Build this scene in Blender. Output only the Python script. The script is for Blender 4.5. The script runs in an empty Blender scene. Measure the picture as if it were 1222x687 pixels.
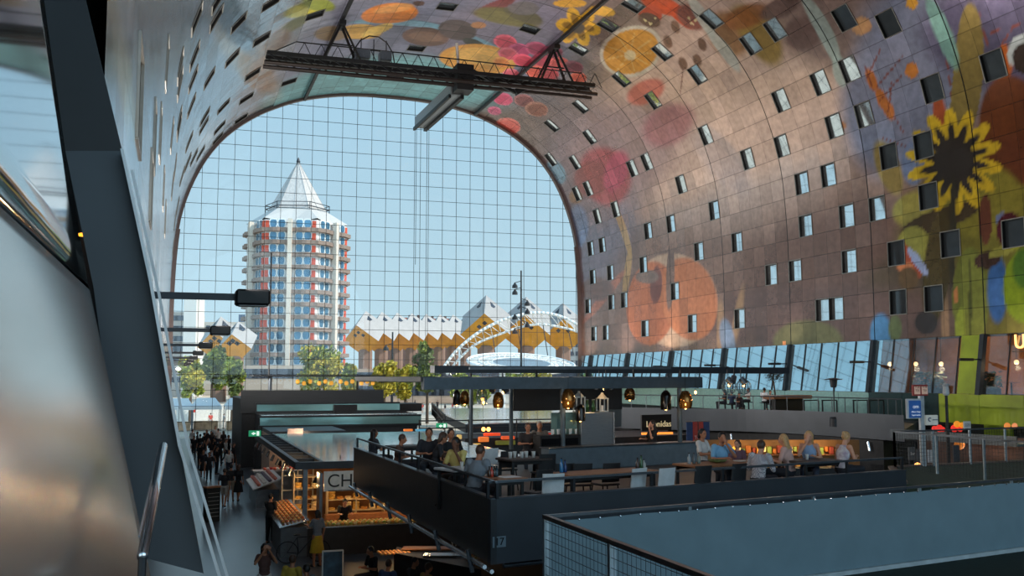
BACKSKY = 3.0; VAULT_FILL = 2100.0
import bpy, math, random
import numpy as np
from mathutils import Vector, Matrix
random.seed(7)
SC = bpy.context.scene
COL = SC.collection
PI = math.pi
# ---------------------------------------------------------------- camera
F = 1188.0; TH = math.atan(106.5/F); PH = math.atan(403*math.cos(TH)/F); CZ = 5.8
cf = Vector((math.sin(PH)*math.cos(TH), math.cos(PH)*math.cos(TH), math.sin(TH)))
cr = Vector((math.cos(PH), -math.sin(PH), 0))
cu = Vector((-math.sin(PH)*math.sin(TH), -math.cos(PH)*math.sin(TH), math.cos(TH)))
CAM = Vector((0, 0, CZ))
def ray(x, y): return cf + (x-611)/F*cr + (343.5-y)/F*cu
def atY(x, y, Y): d = ray(x, y); return CAM + d*(Y/d.y)
def atX(x, y, X): d = ray(x, y); return CAM + d*(X/d.x)
def atZ(x, y, Z): d = ray(x, y); return CAM + d*((Z-CZ)/d.z)
def atD(x, y, D): return CAM + ray(x, y)*D
cam = bpy.data.cameras.new('camera'); co = bpy.data.objects.new('camera', cam); COL.objects.link(co)
cam.sensor_width = 36; cam.lens = 36*F/1222; cam.clip_start = 0.05; cam.clip_end = 3000
co.matrix_world = Matrix((( cr.x, cu.x, -cf.x, 0), (cr.y, cu.y, -cf.y, 0), (cr.z, cu.z, -cf.z, CZ), (0, 0, 0, 1)))
SC.camera = co
SC.view_settings.view_transform = 'Standard'; SC.view_settings.look = 'None'
SC.view_settings.gamma = 1; SC.view_settings.use_curve_mapping = False
SC.view_settings.exposure = 0.0
# ---------------------------------------------------------------- materials
MC = {}
def s2l(c):
    return tuple(((v/255)/12.92 if v/255 <= 0.04045 else ((v/255+0.055)/1.055)**2.4) for v in c)
def mat(name, rgb=(128,128,128), rough=.6, metal=0, emit=0, var=.12, scale=6, bump=0, bscale=20, alpha=None, stretch=None, ecol=None, spec=.5, rgb2=None):
    """procedural material: base colour broken up by noise, optional bump"""
    if name in MC: return MC[name]
    m = bpy.data.materials.new(name); m.use_nodes = True; MC[name] = m
    nt = m.node_tree; N = nt.nodes; L = nt.links; b = N['Principled BSDF']
    c = s2l(rgb)
    tc = N.new('ShaderNodeTexCoord'); mp = N.new('ShaderNodeMapping'); L.new(tc.outputs['Object'], mp.inputs[0])
    if stretch: mp.inputs['Scale'].default_value = stretch
    nz = N.new('ShaderNodeTexNoise'); nz.inputs['Scale'].default_value = scale; nz.inputs['Detail'].default_value = 4
    L.new(mp.outputs[0], nz.inputs['Vector'])
    rp = N.new('ShaderNodeValToRGB'); L.new(nz.outputs['Fac'], rp.inputs[0])
    rp.color_ramp.elements[0].position = .3; rp.color_ramp.elements[1].position = .7
    c2 = s2l(rgb2) if rgb2 else tuple(min(1, v*(1+var)) for v in c)
    rp.color_ramp.elements[0].color = tuple(v*(1-var) for v in c)+(1,)
    rp.color_ramp.elements[1].color = tuple(c2)+(1,)
    L.new(rp.outputs[0], b.inputs['Base Color'])
    b.inputs['Roughness'].default_value = rough; b.inputs['Metallic'].default_value = metal
    b.inputs['Specular IOR Level'].default_value = spec
    if emit:
        b.inputs['Emission Color'].default_value = (s2l(ecol or rgb))+(1,); b.inputs['Emission Strength'].default_value = emit
    if alpha is not None: b.inputs['Alpha'].default_value = alpha
    if bump:
        n2 = N.new('ShaderNodeTexNoise'); n2.inputs['Scale'].default_value = bscale; L.new(mp.outputs[0], n2.inputs['Vector'])
        bp = N.new('ShaderNodeBump'); bp.inputs['Strength'].default_value = bump; L.new(n2.outputs['Fac'], bp.inputs['Height']); L.new(bp.outputs[0], b.inputs['Normal'])
    return m
def glassmat(name, rgb, refl=.12, tint=1.0, rough=.02, fres=True):
    """thin pane: see-through tinted, mirror reflections by Fresnel"""
    if name in MC: return MC[name]
    m = bpy.data.materials.new(name); m.use_nodes = True; MC[name] = m
    nt = m.node_tree; N = nt.nodes; L = nt.links; N.remove(N['Principled BSDF'])
    out = N['Material Output']; t = N.new('ShaderNodeBsdfTransparent'); g = N.new('ShaderNodeBsdfGlossy'); mx = N.new('ShaderNodeMixShader')
    nz = N.new('ShaderNodeTexNoise'); nz.inputs['Scale'].default_value = .6
    mr = N.new('ShaderNodeMapRange'); mr.inputs[3].default_value = .96; mr.inputs[4].default_value = 1.0; L.new(nz.outputs['Fac'], mr.inputs[0])
    cm = N.new('ShaderNodeMix'); cm.data_type = 'RGBA'; cm.blend_type = 'MULTIPLY'; cm.inputs[0].default_value = 1
    cm.inputs[6].default_value = tuple(v*tint for v in s2l(rgb))+(1,); L.new(mr.outputs[0], cm.inputs[7]); L.new(cm.outputs[2], t.inputs[0])
    g.inputs['Roughness'].default_value = rough; g.inputs[0].default_value = (.9,.95,1,1)
    if fres:
        fr = N.new('ShaderNodeLayerWeight'); fr.inputs[0].default_value = .35
        ad = N.new('ShaderNodeMath'); ad.operation = 'MULTIPLY_ADD'; ad.inputs[1].default_value = .6; ad.inputs[2].default_value = refl; ad.use_clamp = True
        L.new(fr.outputs['Fresnel'], ad.inputs[0]); L.new(ad.outputs[0], mx.inputs[0])
    else: mx.inputs[0].default_value = refl
    L.new(t.outputs[0], mx.inputs[1]); L.new(g.outputs[0], mx.inputs[2]); L.new(mx.outputs[0], out.inputs[0])
    return m
# ---------------------------------------------------------------- mesh builder
class MB:
    def __init__(s): s.v = []; s.f = []; s.m = []; s.cur = 0
    def add(s, vs, fs):
        n = len(s.v); s.v += [tuple(v) for v in vs]; s.f += [tuple(i+n for i in f) for f in fs]; s.m += [s.cur]*len(fs); return s
    def box(s, c, size, rz=0, basis=None):
        hx, hy, hz = size[0]/2, size[1]/2, size[2]/2; c = Vector(c)
        B = basis or Matrix.Rotation(rz, 3, 'Z')
        vs = [c + B @ Vector((sx*hx, sy*hy, sz*hz)) for sx in (-1,1) for sy in (-1,1) for sz in (-1,1)]
        return s.add(vs, [(0,1,3,2),(4,6,7,5),(0,4,5,1),(2,3,7,6),(0,2,6,4),(1,5,7,3)])
    def bevbox(s, c, size, rz=0, b=.02):
        # box with chamfered vertical and horizontal edges
        hx, hy, hz = [q/2 for q in size]; c = Vector(c); B = Matrix.Rotation(rz, 3, 'Z'); b = min(b, hx*.9, hy*.9, hz*.9)
        rings = []
        for z, i in ((-hz, b), (-hz+b, 0), (hz-b, 0), (hz, b)):
            x, y = hx-i, hy-i
            rings.append([(x-b,-y,z),(x,-y+b,z),(x,y-b,z),(x-b,y,z),(-x+b,y,z),(-x,y-b,z),(-x,-y+b,z),(-x+b,-y,z)])
        vs = [c + B @ Vector(p) for r in rings for p in r]
        fs = [tuple(range(7,-1,-1)), tuple(range(24,32))]
        for k in range(3):
            for i in range(8): j = (i+1)%8; fs.append((k*8+i, k*8+j, k*8+8+j, k*8+8+i))
        return s.add(vs, fs)
    def b2(s, lo, hi): return s.box([(lo[i]+hi[i])/2 for i in range(3)], [abs(hi[i]-lo[i]) for i in range(3)])
    def bar(s, p0, p1, w, h, up=(0,0,1)):
        p0 = Vector(p0); p1 = Vector(p1); d = p1-p0; L = d.length
        if L < 1e-6: return s
        d.normalize(); u = Vector(up)
        if abs(d.dot(u)) > .99: u = Vector((0,1,0))
        x = d.cross(u).normalized(); z = x.cross(d)
        return s.box((p0+p1)/2, (w, L, h), basis=Matrix((x, d, z)).transposed())
    def tube(s, p0, p1, r, r2=None, n=8, cap=True):
        p0 = Vector(p0); p1 = Vector(p1); d = (p1-p0); r2 = r if r2 is None else r2
        if d.length < 1e-6: return s
        d.normalize(); a = d.orthogonal().normalized(); b = d.cross(a)
        vs = [p0+(a*math.cos(2*PI*i/n)+b*math.sin(2*PI*i/n))*r for i in range(n)]+[p1+(a*math.cos(2*PI*i/n)+b*math.sin(2*PI*i/n))*r2 for i in range(n)]
        fs = [(i,(i+1)%n,n+(i+1)%n,n+i) for i in range(n)]
        if cap: fs += [tuple(range(n-1,-1,-1)), tuple(range(n,2*n))]
        return s.add(vs, fs)
    def path(s, pts, r, n=6):
        for a, b in zip(pts[:-1], pts[1:]): s.tube(a, b, r, n=n)
        return s
    def lathe(s, c, prof, n=16, sc=(1,1), axis=None):
        c = Vector(c); vs = []; fs = []
        for r, z in prof:
            for i in range(n):
                p = Vector((r*math.cos(2*PI*i/n)*sc[0], r*math.sin(2*PI*i/n)*sc[1], z))
                if axis is not None: p = axis @ p
                vs.append(c+p)
        for k in range(len(prof)-1):
            for i in range(n): j = (i+1)%n; fs.append((k*n+i, k*n+j, k*n+n+j, k*n+n+i))
        fs.append(tuple(range(n-1,-1,-1))); fs.append(tuple(range((len(prof)-1)*n, len(prof)*n)))
        return s.add(vs, fs)
    def ell(s, c, r, n=10, m=7, basis=None):
        c = Vector(c); vs = []; fs = []
        if not hasattr(r, '__len__'): r = (r, r, r)
        for j in range(m+1):
            a = PI*j/m - PI/2; ca = max(math.cos(a), 1e-3)
            for i in range(n):
                p = Vector((r[0]*ca*math.cos(2*PI*i/n), r[1]*ca*math.sin(2*PI*i/n), r[2]*math.sin(a)))
                vs.append(c + (basis @ p if basis else p))
        for j in range(m):
            for i in range(n): k = (i+1)%n; fs.append((j*n+i, j*n+k, j*n+n+k, j*n+n+i))
        fs.append(tuple(range(n-1,-1,-1))); fs.append(tuple(range(m*n, m*n+n)))
        return s.add(vs, fs)
    def prism(s, poly, vec):
        n = len(poly); vec = Vector(vec); P = [Vector(p) for p in poly]
        return s.add(P+[p+vec for p in P], [tuple(range(n-1,-1,-1)), tuple(range(n,2*n))]+[(i,(i+1)%n,n+(i+1)%n,n+i) for i in range(n)])
    def build(s, name, mats, parent=None, smooth=False, loc=None):
        me = bpy.data.meshes.new(name)
        off = Vector((0,0,0))
        if parent is not None:
            off = Vector(parent.get('wloc', (0,0,0)))
        elif loc is not None: off = Vector(loc)
        me.from_pydata([tuple(Vector(v)-off) for v in s.v], [], s.f)
        if not isinstance(mats, (list, tuple)): mats = [mats]
        for m in mats: me.materials.append(m)
        if len(mats) > 1: me.polygons.foreach_set('material_index', s.m)
        if smooth: me.polygons.foreach_set('use_smooth', [True]*len(s.f))
        me.update()
        o = bpy.data.objects.new(name, me); COL.objects.link(o)
        if parent is not None: o.parent = parent; o['wloc'] = tuple(off)
        elif loc is not None: o.location = off; o['wloc'] = tuple(off)
        else: o['wloc'] = (0.0,0.0,0.0)
        return o
def tag(o, label=None, cat=None, group=None, kind=None):
    if label: o['label'] = label
    if cat: o['category'] = cat
    if group: o['group'] = group
    if kind: o['kind'] = kind
    return o
def thing(name, loc, label, cat, group=None, kind=None):
    o = bpy.data.objects.new(name, None); COL.objects.link(o); o.location = loc; o['wloc'] = tuple(float(v) for v in loc)
    o.empty_display_size = .1
    return tag(o, label, cat, group, kind)
def copy_tree(o, loc=None, rz=None, label=None, scale=None, parent=None):
    c = o.copy(); COL.objects.link(c)
    if parent is not None: c.parent = parent
    for ch in list(o.children): copy_tree(ch, parent=c)
    if loc is not None: c.location = loc
    if rz is not None: c.rotation_euler = (0,0,rz)
    if scale: c.scale = (scale,)*3
    if label: c['label'] = label
    return c
def textmesh(name, txt, m, center, xdir, size, depth=.01, parent=None, up=(0,0,1), width=None):
    """lettering as real extruded mesh, centred at center, reading along xdir"""
    cu_ = bpy.data.curves.new(name, 'FONT'); cu_.body = txt; cu_.size = size; cu_.extrude = depth; cu_.align_x = 'CENTER'; cu_.align_y = 'CENTER'
    tmp = bpy.data.objects.new('tmp', cu_); COL.objects.link(tmp)
    bpy.context.view_layer.update()
    dg = bpy.context.evaluated_depsgraph_get(); me = bpy.data.meshes.new_from_object(tmp.evaluated_get(dg))
    bpy.data.objects.remove(tmp)
    x = Vector(xdir).normalized(); z = Vector(up); n = x.cross(z).normalized()   # n points to the reader
    xs = [v.co.x for v in me.vertices]; k = 1
    if width and xs: k = width/max(1e-4, max(xs)-min(xs))
    off = Vector(parent.get('wloc')) if parent is not None else Vector((0,0,0))
    for v in me.vertices:
        v.co = Vector(center) - off + x*v.co.x*k + z*v.co.y + n*v.co.z
    me.materials.clear(); me.materials.append(m)
    o = bpy.data.objects.new(name, me); COL.objects.link(o)
    if parent is not None: o.parent = parent; o['wloc'] = tuple(off)
    return o
def light(kind, loc, power, col=(1,.75,.45), r=.1, rot=None, size=None):
    l = bpy.data.lights.new('lamp_or_fill_light', kind); l.energy = power; l.color = col
    if kind in ('POINT','SPOT'): l.shadow_soft_size = r
    o = bpy.data.objects.new('lamp_or_fill_light', l); COL.objects.link(o); o.location = loc
    if rot: o.rotation_euler = rot
    return o
# ---------------------------------------------------------------- common palette
M_dark = mat('dark_painted_steel', (38,42,48), .45, .3, var=.25, scale=3)
M_black = mat('black_metal', (16,17,20), .5, .2, var=.3)
M_grey = mat('grey_steel', (92,100,108), .35, .7, var=.15)
M_fascia = mat('slate_fascia_paint', (66,72,79), .42, .25, var=.12, scale=1.2, bump=.02, bscale=3)
M_silver = mat('brushed_silver', (190,195,200), .25, .9, var=.1, stretch=(1,1,20))
M_wood = mat('oak_table_wood', (150,98,62), .5, 0, var=.3, scale=4, stretch=(2,14,14))
M_white = mat('white_paint', (222,222,220), .5, 0, var=.05)
M_wall_black = mat('charcoal_wall', (30,32,36), .6, 0, var=.3)
# ================================================================ the arch hall
XC = 20.5; WY = 100.0; PAN = 1.5
HALF = [(21.1,3.2),(21.1,8.1),(21.1,12),(21.05,15),(20.9,18),(20.55,21),(19.7,24),(18.3,27),(16.4,29.5),(14.1,31.4),(11.8,32.7),(9,33.8),(5.5,34.55),(2.5,34.8),(0,34.85)]
def catmull(P, n=24):
    out = []
    for i in range(len(P)-1):
        p0 = P[max(i-1,0)]; p1 = P[i]; p2 = P[i+1]; p3 = P[min(i+2,len(P)-1)]
        for k in range(n):
            t = k/n
            out.append(tuple(.5*((2*p1[j])+(-p0[j]+p2[j])*t+(2*p0[j]-5*p1[j]+4*p2[j]-p3[j])*t*t+(-p0[j]+3*p1[j]-3*p2[j]+p3[j])*t**3) for j in range(2)))
    out.append(P[-1]); return out
full = [(-x, z) for x, z in HALF] + [(x, z) for x, z in reversed(HALF[:-1])]
prof = np.array(catmull(full)); prof[:,0] += XC
arc = np.concatenate([[0], np.cumsum(np.hypot(np.diff(prof[:,0]), np.diff(prof[:,1])))])
STOT = arc[-1]
def P_s(s): return float(np.interp(s, arc, prof[:,0])), float(np.interp(s, arc, prof[:,1]))
S_mid = STOT/2
S_R = STOT - (8.1-3.2)      # right cladding ends where the glazing band starts
YPH = atX(944, 410, 41.6).y % 1.5   # panel seam phase
SPH = S_R % PAN
def hit(px, py):
    """where the line of sight meets the vault: (s, Y)"""
    d = ray(px, py); k = 100/d.y; x, z = k*d.x, CZ+k*d.z
    # march on ray in the XZ plane from the camera out to the profile polygon
    best = None
    A = prof[:-1]; B = prof[1:]
    dx, dz = d.x, d.z
    ex = B[:,0]-A[:,0]; ez = B[:,1]-A[:,1]
    den = dx*ez - dz*ex
    den[np.abs(den) < 1e-9] = 1e-9
    t = ((A[:,0])*ez - (A[:,1]-CZ)*ex)/den
    w = (A[:,0]*dz - (A[:,1]-CZ)*dx)/den
    ok = (t > .5) & (w >= 0) & (w <= 1)
    idx = np.where(ok)[0]
    if len(idx) == 0: return None
    i = idx[np.argmax(t[idx])]
    return float(arc[i] + w[i]*(arc[i+1]-arc[i])), float(t[i]*d.y)
# ---- mural painted on the vault: list of (s, Y) shapes, later ones on top
SH = []
def blob(px, py, rx, ry=None, rot=0, col=(0,0,0), soft=.06, a=1.0, ring=None):
    ry = ry or rx
    c = hit(px, py)
    if not c: return
    ca, sa = math.cos(math.radians(rot)), math.sin(math.radians(rot))
    h = .25
    e1 = hit(px+ca*rx*h, py+sa*rx*h); e2 = hit(px-sa*ry*h, py+ca*ry*h)
    if not e1 or not e2: return
    Mx = np.array([[(e1[0]-c[0])/h, (e2[0]-c[0])/h], [(e1[1]-c[1])/h, (e2[1]-c[1])/h]])
    SH.append((c, np.linalg.inv(Mx), s2l(col), soft, a, ring))
def flower(px, py, r, n, col, core, w=.22, r0=.3, rot0=0, sq=1.0):
    for i in range(n):
        a = rot0 + 360*i/n; x = px + math.cos(math.radians(a))*r*.62; y = py + math.sin(math.radians(a))*r*.62*sq
        blob(x, y, r*.42, r*w, a, col, .08)
        blob(px+math.cos(math.radians(a))*r*.42, py+math.sin(math.radians(a))*r*.42*sq, r*.34, r*w*.55, a, core, .3)
    blob(px, py, r*r0, r*r0*sq, 0, core, .1)
def stroke(pts, w, col, a=1):
    for (x0,y0),(x1,y1) in zip(pts[:-1], pts[1:]):
        L = math.hypot(x1-x0, y1-y0); blob((x0+x1)/2, (y0+y1)/2, L*.62, w, math.degrees(math.atan2(y1-y0, x1-x0)), col, .2, a)
# soft grounds; the pale upper right ones paint in a sky reflection
for b in [
 (900,250,260,200,0,(172,134,116),.8,.85),(760,300,120,160,0,(146,112,98),.7,.8),(1000,330,170,90,-10,(128,96,84),.6,.9),(860,130,200,130,-30,(226,190,172),.7,.9),
 (700,250,60,130,10,(140,124,132),.6,.8),(950,60,120,60,-25,(206,172,152),.6,.8),(1010,30,90,60,0,(120,96,90),.5,.7),
 (1110,60,90,90,0,(132,134,154),.5,1),(1060,130,60,80,0,(140,140,160),.5,1),(1200,40,110,70,0,(96,88,112),.4,1),(1180,300,120,130,0,(128,116,46),.4,1),(1090,360,70,60,0,(104,84,66),.5,1),
 (950,380,170,40,0,(122,94,86),.5,.9),(740,180,80,60,-30,(170,140,140),.6,.7),
 (500,60,180,60,0,(122,124,146),.6,1),(450,100,150,30,0,(120,176,182),.4,1),(600,40,90,40,0,(130,122,140),.5,1)]: blob(*b[:5], col=b[5], soft=b[6], a=b[7])
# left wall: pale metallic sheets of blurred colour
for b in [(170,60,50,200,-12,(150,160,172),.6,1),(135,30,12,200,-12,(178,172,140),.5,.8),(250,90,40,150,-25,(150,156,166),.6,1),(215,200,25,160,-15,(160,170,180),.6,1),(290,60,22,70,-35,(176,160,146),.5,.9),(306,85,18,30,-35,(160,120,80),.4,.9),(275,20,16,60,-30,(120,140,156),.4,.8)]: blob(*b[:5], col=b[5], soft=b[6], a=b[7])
# vault fruit and flowers (generic harvest motifs)
stroke([(430,22),(520,30),(600,60),(640,60)], 4, (120,170,190), .8)
blob(362,12,24,8,-10,(196,186,60),.2); blob(380,5,20,8,10,(150,160,60),.2); blob(350,30,20,6,-30,(110,110,50),.3); blob(330,50,20,10,-40,(130,96,70),.3)
blob(465,16,34,12,-4,(222,128,36),.05); blob(470,10,24,5,-8,(236,160,80),.3)
blob(430,38,26,9,0,(208,160,70),.1); blob(450,36,20,5,-20,(230,190,90),.1); blob(395,40,20,9,0,(120,96,64),.3)
blob(508,44,28,11,5,(112,80,66),.08); blob(508,44,20,6,5,(134,100,80),.3)
blob(546,36,23,12,8,(92,74,72),.06); blob(566,52,14,5,20,(60,58,48),.1); blob(571,30,9,4,0,(190,130,80),.1)
blob(500,4,7,3,0,(90,60,50),.1); blob(590,8,26,6,-20,(130,60,60),.15); blob(605,20,40,10,10,(120,110,60),.3); blob(625,18,24,8,20,(100,90,60),.2)
blob(570,70,46,17,6,(228,160,56),.05); blob(576,67,38,10,6,(240,186,90),.25)
for x,y,r,c in [(603,50,14,(222,70,96)),(620,60,13,(190,60,110)),(606,64,12,(230,90,110)),(640,58,13,(170,50,90)),(624,72,12,(206,50,80)),(648,72,14,(190,56,84)),(660,62,12,(130,40,70)),(668,76,13,(206,70,66)),(640,86,13,(226,90,70)),(655,88,12,(190,50,60)),(684,80,12,(120,40,60)),(598,74,10,(240,140,60)),(690,92,10,(200,80,60)),(610,88,10,(220,90,110)),(632,100,9,(206,80,120)),(600,118,12,(230,80,120)),(606,150,15,(232,98,84)),(590,132,8,(214,90,130)),(625,120,12,(140,70,70)),(640,130,14,(150,90,70))]:
    blob(x,y,r,r*.62,10,tuple(min(255,v+40) for v in c),.05); blob(x+1,y+1,r*.86,r*.5,10,c,.15)
flower(690,32,26,6,(232,176,50),(150,110,40),.3,.25,10,.8); blob(690,34,8,6,0,(90,80,70),.2)
blob(718,13,16,6,8,(236,180,70),.1); blob(680,4,20,5,0,(230,170,60),.1); blob(625,10,18,8,0,(120,110,110),.2)
blob(752,62,38,30,-20,(224,208,190),.05); blob(752,62,34,26,-20,(230,160,66),.05); blob(752,66,7,6,0,(232,206,160),.1)
for i in range(9):
    a = math.radians(40*i); stroke([(752+7*math.cos(a),64+6*math.sin(a)),(752+30*math.cos(a),63+23*math.sin(a))], .8, (240,196,120), .7)
blob(790,6,26,10,20,(214,90,50),.15); blob(776,18,14,12,0,(206,90,60),.15); blob(812,18,22,8,45,(222,90,50),.15); blob(826,20,20,14,30,(150,90,76),.2); blob(775,24,14,8,20,(120,90,74),.2)
for x,y in [(770,24),(776,28),(782,22),(822,22),(830,24),(836,18),(826,28)]: blob(x,y,2,1.5,0,(222,200,150),.1)
for x,y in [(797,50),(806,32),(838,53),(832,72),(815,76)]: blob(x,y,5,8,-20,(140,104,84),.3)
stroke([(815,84),(812,110)],.8,(150,110,100)); stroke([(832,80),(834,104)],.8,(150,110,100))
blob(770,110,24,14,-25,(210,120,104),.3,.9); blob(796,150,34,24,-30,(176,110,120),.5,.7); blob(800,148,30,20,-30,(184,130,128),.5,.6)
blob(722,210,30,36,-20,(176,92,96),.3,.9); blob(706,214,22,22,0,(156,88,84),.3,.8); blob(735,205,14,26,20,(190,90,110),.4,.8)
blob(860,190,22,50,-40,(190,170,170),.5,.5); stroke([(845,150),(890,200)],5,(186,166,160),.5)
blob(870,40,26,30,-35,(150,104,60),.4,.8); blob(905,40,20,44,-35,(160,128,66),.35,.9); blob(890,20,30,14,-20,(150,92,50),.4,.8); blob(930,10,26,12,-25,(110,84,76),.3,.8); blob(958,40,24,20,-20,(120,92,84),.4,.8)
stroke([(826,0),(850,40),(880,80)],7,(190,190,180),.8); stroke([(965,0),(1000,70),(1006,100)],9,(176,190,180),.75)
# half melon low on the right wall
blob(800,358,52,56,-10,(214,170,140),.04); blob(776,362,30,50,6,(206,120,84),.06); blob(820,356,34,50,-12,(212,128,88),.06); blob(783,340,7,22,4,(140,84,72),.2); blob(800,330,5,40,2,(146,112,98),.15)
blob(772,330,14,8,0,(150,118,104),.2); stroke([(735,245),(752,300),(745,350)],4,(196,150,100),.8); stroke([(700,380),(740,330)],5,(206,120,90),.6); stroke([(640,300),(700,420)],4,(150,110,90),.5)
blob(712,345,20,14,0,(134,100,90),.2); blob(690,270,12,26,0,(120,130,160),.3,.8); blob(664,205,10,16,-30,(130,160,180),.3,.9); blob(687,235,8,8,0,(150,110,80),.2)
for x,y,a in [(1128,385,0),(880,380,10),(860,395,0)]: blob(x,y,5,40,a,(196,150,110),.5,.6)
blob(962,408,42,26,0,(132,122,84),.12,.95); blob(868,405,9,26,-10,(130,150,176),.3,.7); blob(1051,398,13,24,0,(96,150,196),.3,.9); blob(1068,392,8,16,0,(120,126,84),.3)
# wheat and the big yellow daisy, stems and leaves at the near end
for x,y in [(1040,95),(1052,118),(1060,130)]: blob(x,y,6,14,-20,(200,116,56),.3)
for x0,y0,x1,y1 in [(1035,92,1050,60),(1045,105,1075,70),(1050,120,1078,88),(1040,100,1030,70),(1060,135,1064,100),(1068,140,1078,158),(1055,165,1090,178),(1120,100,1128,135),(1130,70,1136,120),(1180,60,1170,20),(1190,62,1210,30),(1150,40,1222,10),(1170,42,1222,28),(1140,75,1136,40)]: stroke([(x0,y0),(x1,y1)],.9,(140,70,52),.9)
for x,y in [(1190,80),(1200,85),(1205,72),(1195,68)]: blob(x,y,7,16,20,(206,104,40),.3)
blob(1088,84,8,9,0,(222,136,60),.08); blob(1028,31,12,11,0,(204,150,104),.06); blob(1028,31,8,7,0,(216,160,110),.1); blob(1088,3,7,8,0,(232,166,60),.08)
blob(1122,140,8,30,-5,(176,84,48),.2)
blob(1154,100,18,95,7,(140,118,62),.05); blob(1126,40,10,46,-22,(130,176,160),.15,.8); blob(1000,150,10,6,0,(190,130,90),.3)
blob(1205,150,38,60,0,(118,62,30),.1); blob(1222,190,50,30,0,(110,56,30),.2); blob(1215,60,12,20,20,(206,210,206),.1); blob(1222,70,14,18,0,(66,50,40),.1)
blob(1170,240,50,44,0,(146,132,50),.15); blob(1090,250,26,20,-20,(176,160,80),.2); blob(1060,200,14,34,-20,(170,142,80),.3); blob(1090,195,14,26,0,(126,136,166),.3)
blob(1120,262,52,13,-20,(84,66,44),.1); blob(1090,300,22,30,0,(166,156,72),.1); blob(1118,320,16,70,6,(92,76,44),.12); blob(1176,262,8,30,0,(110,60,40),.08); blob(1198,262,10,9,0,(120,130,170),.1); blob(1205,275,16,22,0,(90,30,36),.1)
flower(1138,192,56,14,(232,190,46),(62,52,46),.15,.44,8,1.15)
stroke([(1138,220),(1136,330)],4,(70,62,46))
blob(1086,310,8,24,-30,(196,90,60),.1); blob(1095,312,5,20,-35,(180,186,220),.1); blob(1080,318,10,6,0,(236,140,90),.2); blob(1084,332,12,14,0,(120,90,60),.3)
blob(1158,355,22,60,0,(128,128,54),.05); blob(1158,355,2,55,0,(84,84,40),.1); blob(1141,352,3,9,0,(226,140,80),.1)
blob(1190,345,12,40,0,(70,110,166),.2); blob(1178,310,16,10,-15,(78,52,40),.1); blob(1195,300,16,6,-20,(170,160,70),.1)
blob(1226,340,30,46,5,(138,154,28),.05); blob(1222,320,14,24,0,(86,120,36),.3); blob(1212,290,6,8,0,(190,190,60),.2); blob(1146,390,6,24,3,(160,164,60),.1); blob(1105,385,14,14,0,(70,62,60),.3)
def vgrid(name, s0, s1, ds, ys, holes, shadername):
    ns = max(1, int(round((s1-s0)/ds))); S = np.linspace(s0, s1, ns+1); Yv = np.array(ys)
    X = np.interp(S, arc, prof[:,0]); Z = np.interp(S, arc, prof[:,1])
    nY = len(Yv)
    co_ = np.zeros((ns+1, nY, 3)); co_[:,:,0] = X[:,None]; co_[:,:,1] = Yv[None,:]; co_[:,:,2] = Z[:,None]
    col = np.zeros((ns+1, nY, 3)); 
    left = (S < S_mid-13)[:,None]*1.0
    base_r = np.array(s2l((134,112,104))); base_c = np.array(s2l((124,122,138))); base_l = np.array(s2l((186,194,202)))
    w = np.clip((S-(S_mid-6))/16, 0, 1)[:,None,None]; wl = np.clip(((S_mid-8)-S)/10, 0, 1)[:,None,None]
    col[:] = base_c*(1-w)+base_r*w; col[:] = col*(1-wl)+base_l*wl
    SS, YY = np.meshgrid(S, Yv, indexing='ij')
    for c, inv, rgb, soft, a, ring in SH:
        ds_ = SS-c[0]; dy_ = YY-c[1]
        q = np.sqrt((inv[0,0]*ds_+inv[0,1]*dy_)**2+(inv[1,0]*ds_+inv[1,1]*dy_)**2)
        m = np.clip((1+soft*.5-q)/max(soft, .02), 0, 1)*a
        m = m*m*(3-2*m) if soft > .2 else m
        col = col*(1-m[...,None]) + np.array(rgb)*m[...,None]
    i, j = np.meshgrid(np.arange(ns), np.arange(nY-1), indexing='ij')
    sm = (S[:-1]+S[1:])/2; ym = (Yv[:-1]+Yv[1:])/2
    keep = np.ones((ns, nY-1), bool)
    for (ha, hb, hc, hd) in holes:
        keep[np.ix_((sm>ha)&(sm<hb), (ym>hc)&(ym<hd))] = False
    i = i[keep]; j = j[keep]
    q = np.stack([i*nY+j, (i+1)*nY+j, (i+1)*nY+j+1, i*nY+j+1], 1)[:, ::1]
    me = bpy.data.meshes.new(name); me.vertices.add(co_.size//3); me.vertices.foreach_set('co', co_.reshape(-1))
    nf = len(q); me.loops.add(nf*4); me.loops.foreach_set('vertex_index', q.reshape(-1).astype(np.int32))
    me.polygons.add(nf); me.polygons.foreach_set('loop_start', np.arange(0, nf*4, 4, dtype=np.int32)); me.polygons.foreach_set('loop_total', np.full(nf, 4, dtype=np.int32))
    me.update(calc_edges=True)
    ca = me.color_attributes.new('mural', 'FLOAT_COLOR', 'POINT'); ca.data.foreach_set('color', np.concatenate([col, np.ones((ns+1, nY, 1))], 2).reshape(-1).astype(np.float32))
    uv = me.uv_layers.new(name='panels'); vi = q.reshape(-1); uvd = np.stack([YY.reshape(-1)[vi], SS.reshape(-1)[vi]], 1); uv.data.foreach_set('uv', uvd.reshape(-1).astype(np.float32))
    me.polygons.foreach_set('use_smooth', [True]*nf)
    me.materials.append(cladding(shadername)); me.validate()
    o = bpy.data.objects.new(name, me); COL.objects.link(o); tag(o, kind='structure'); return o
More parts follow.
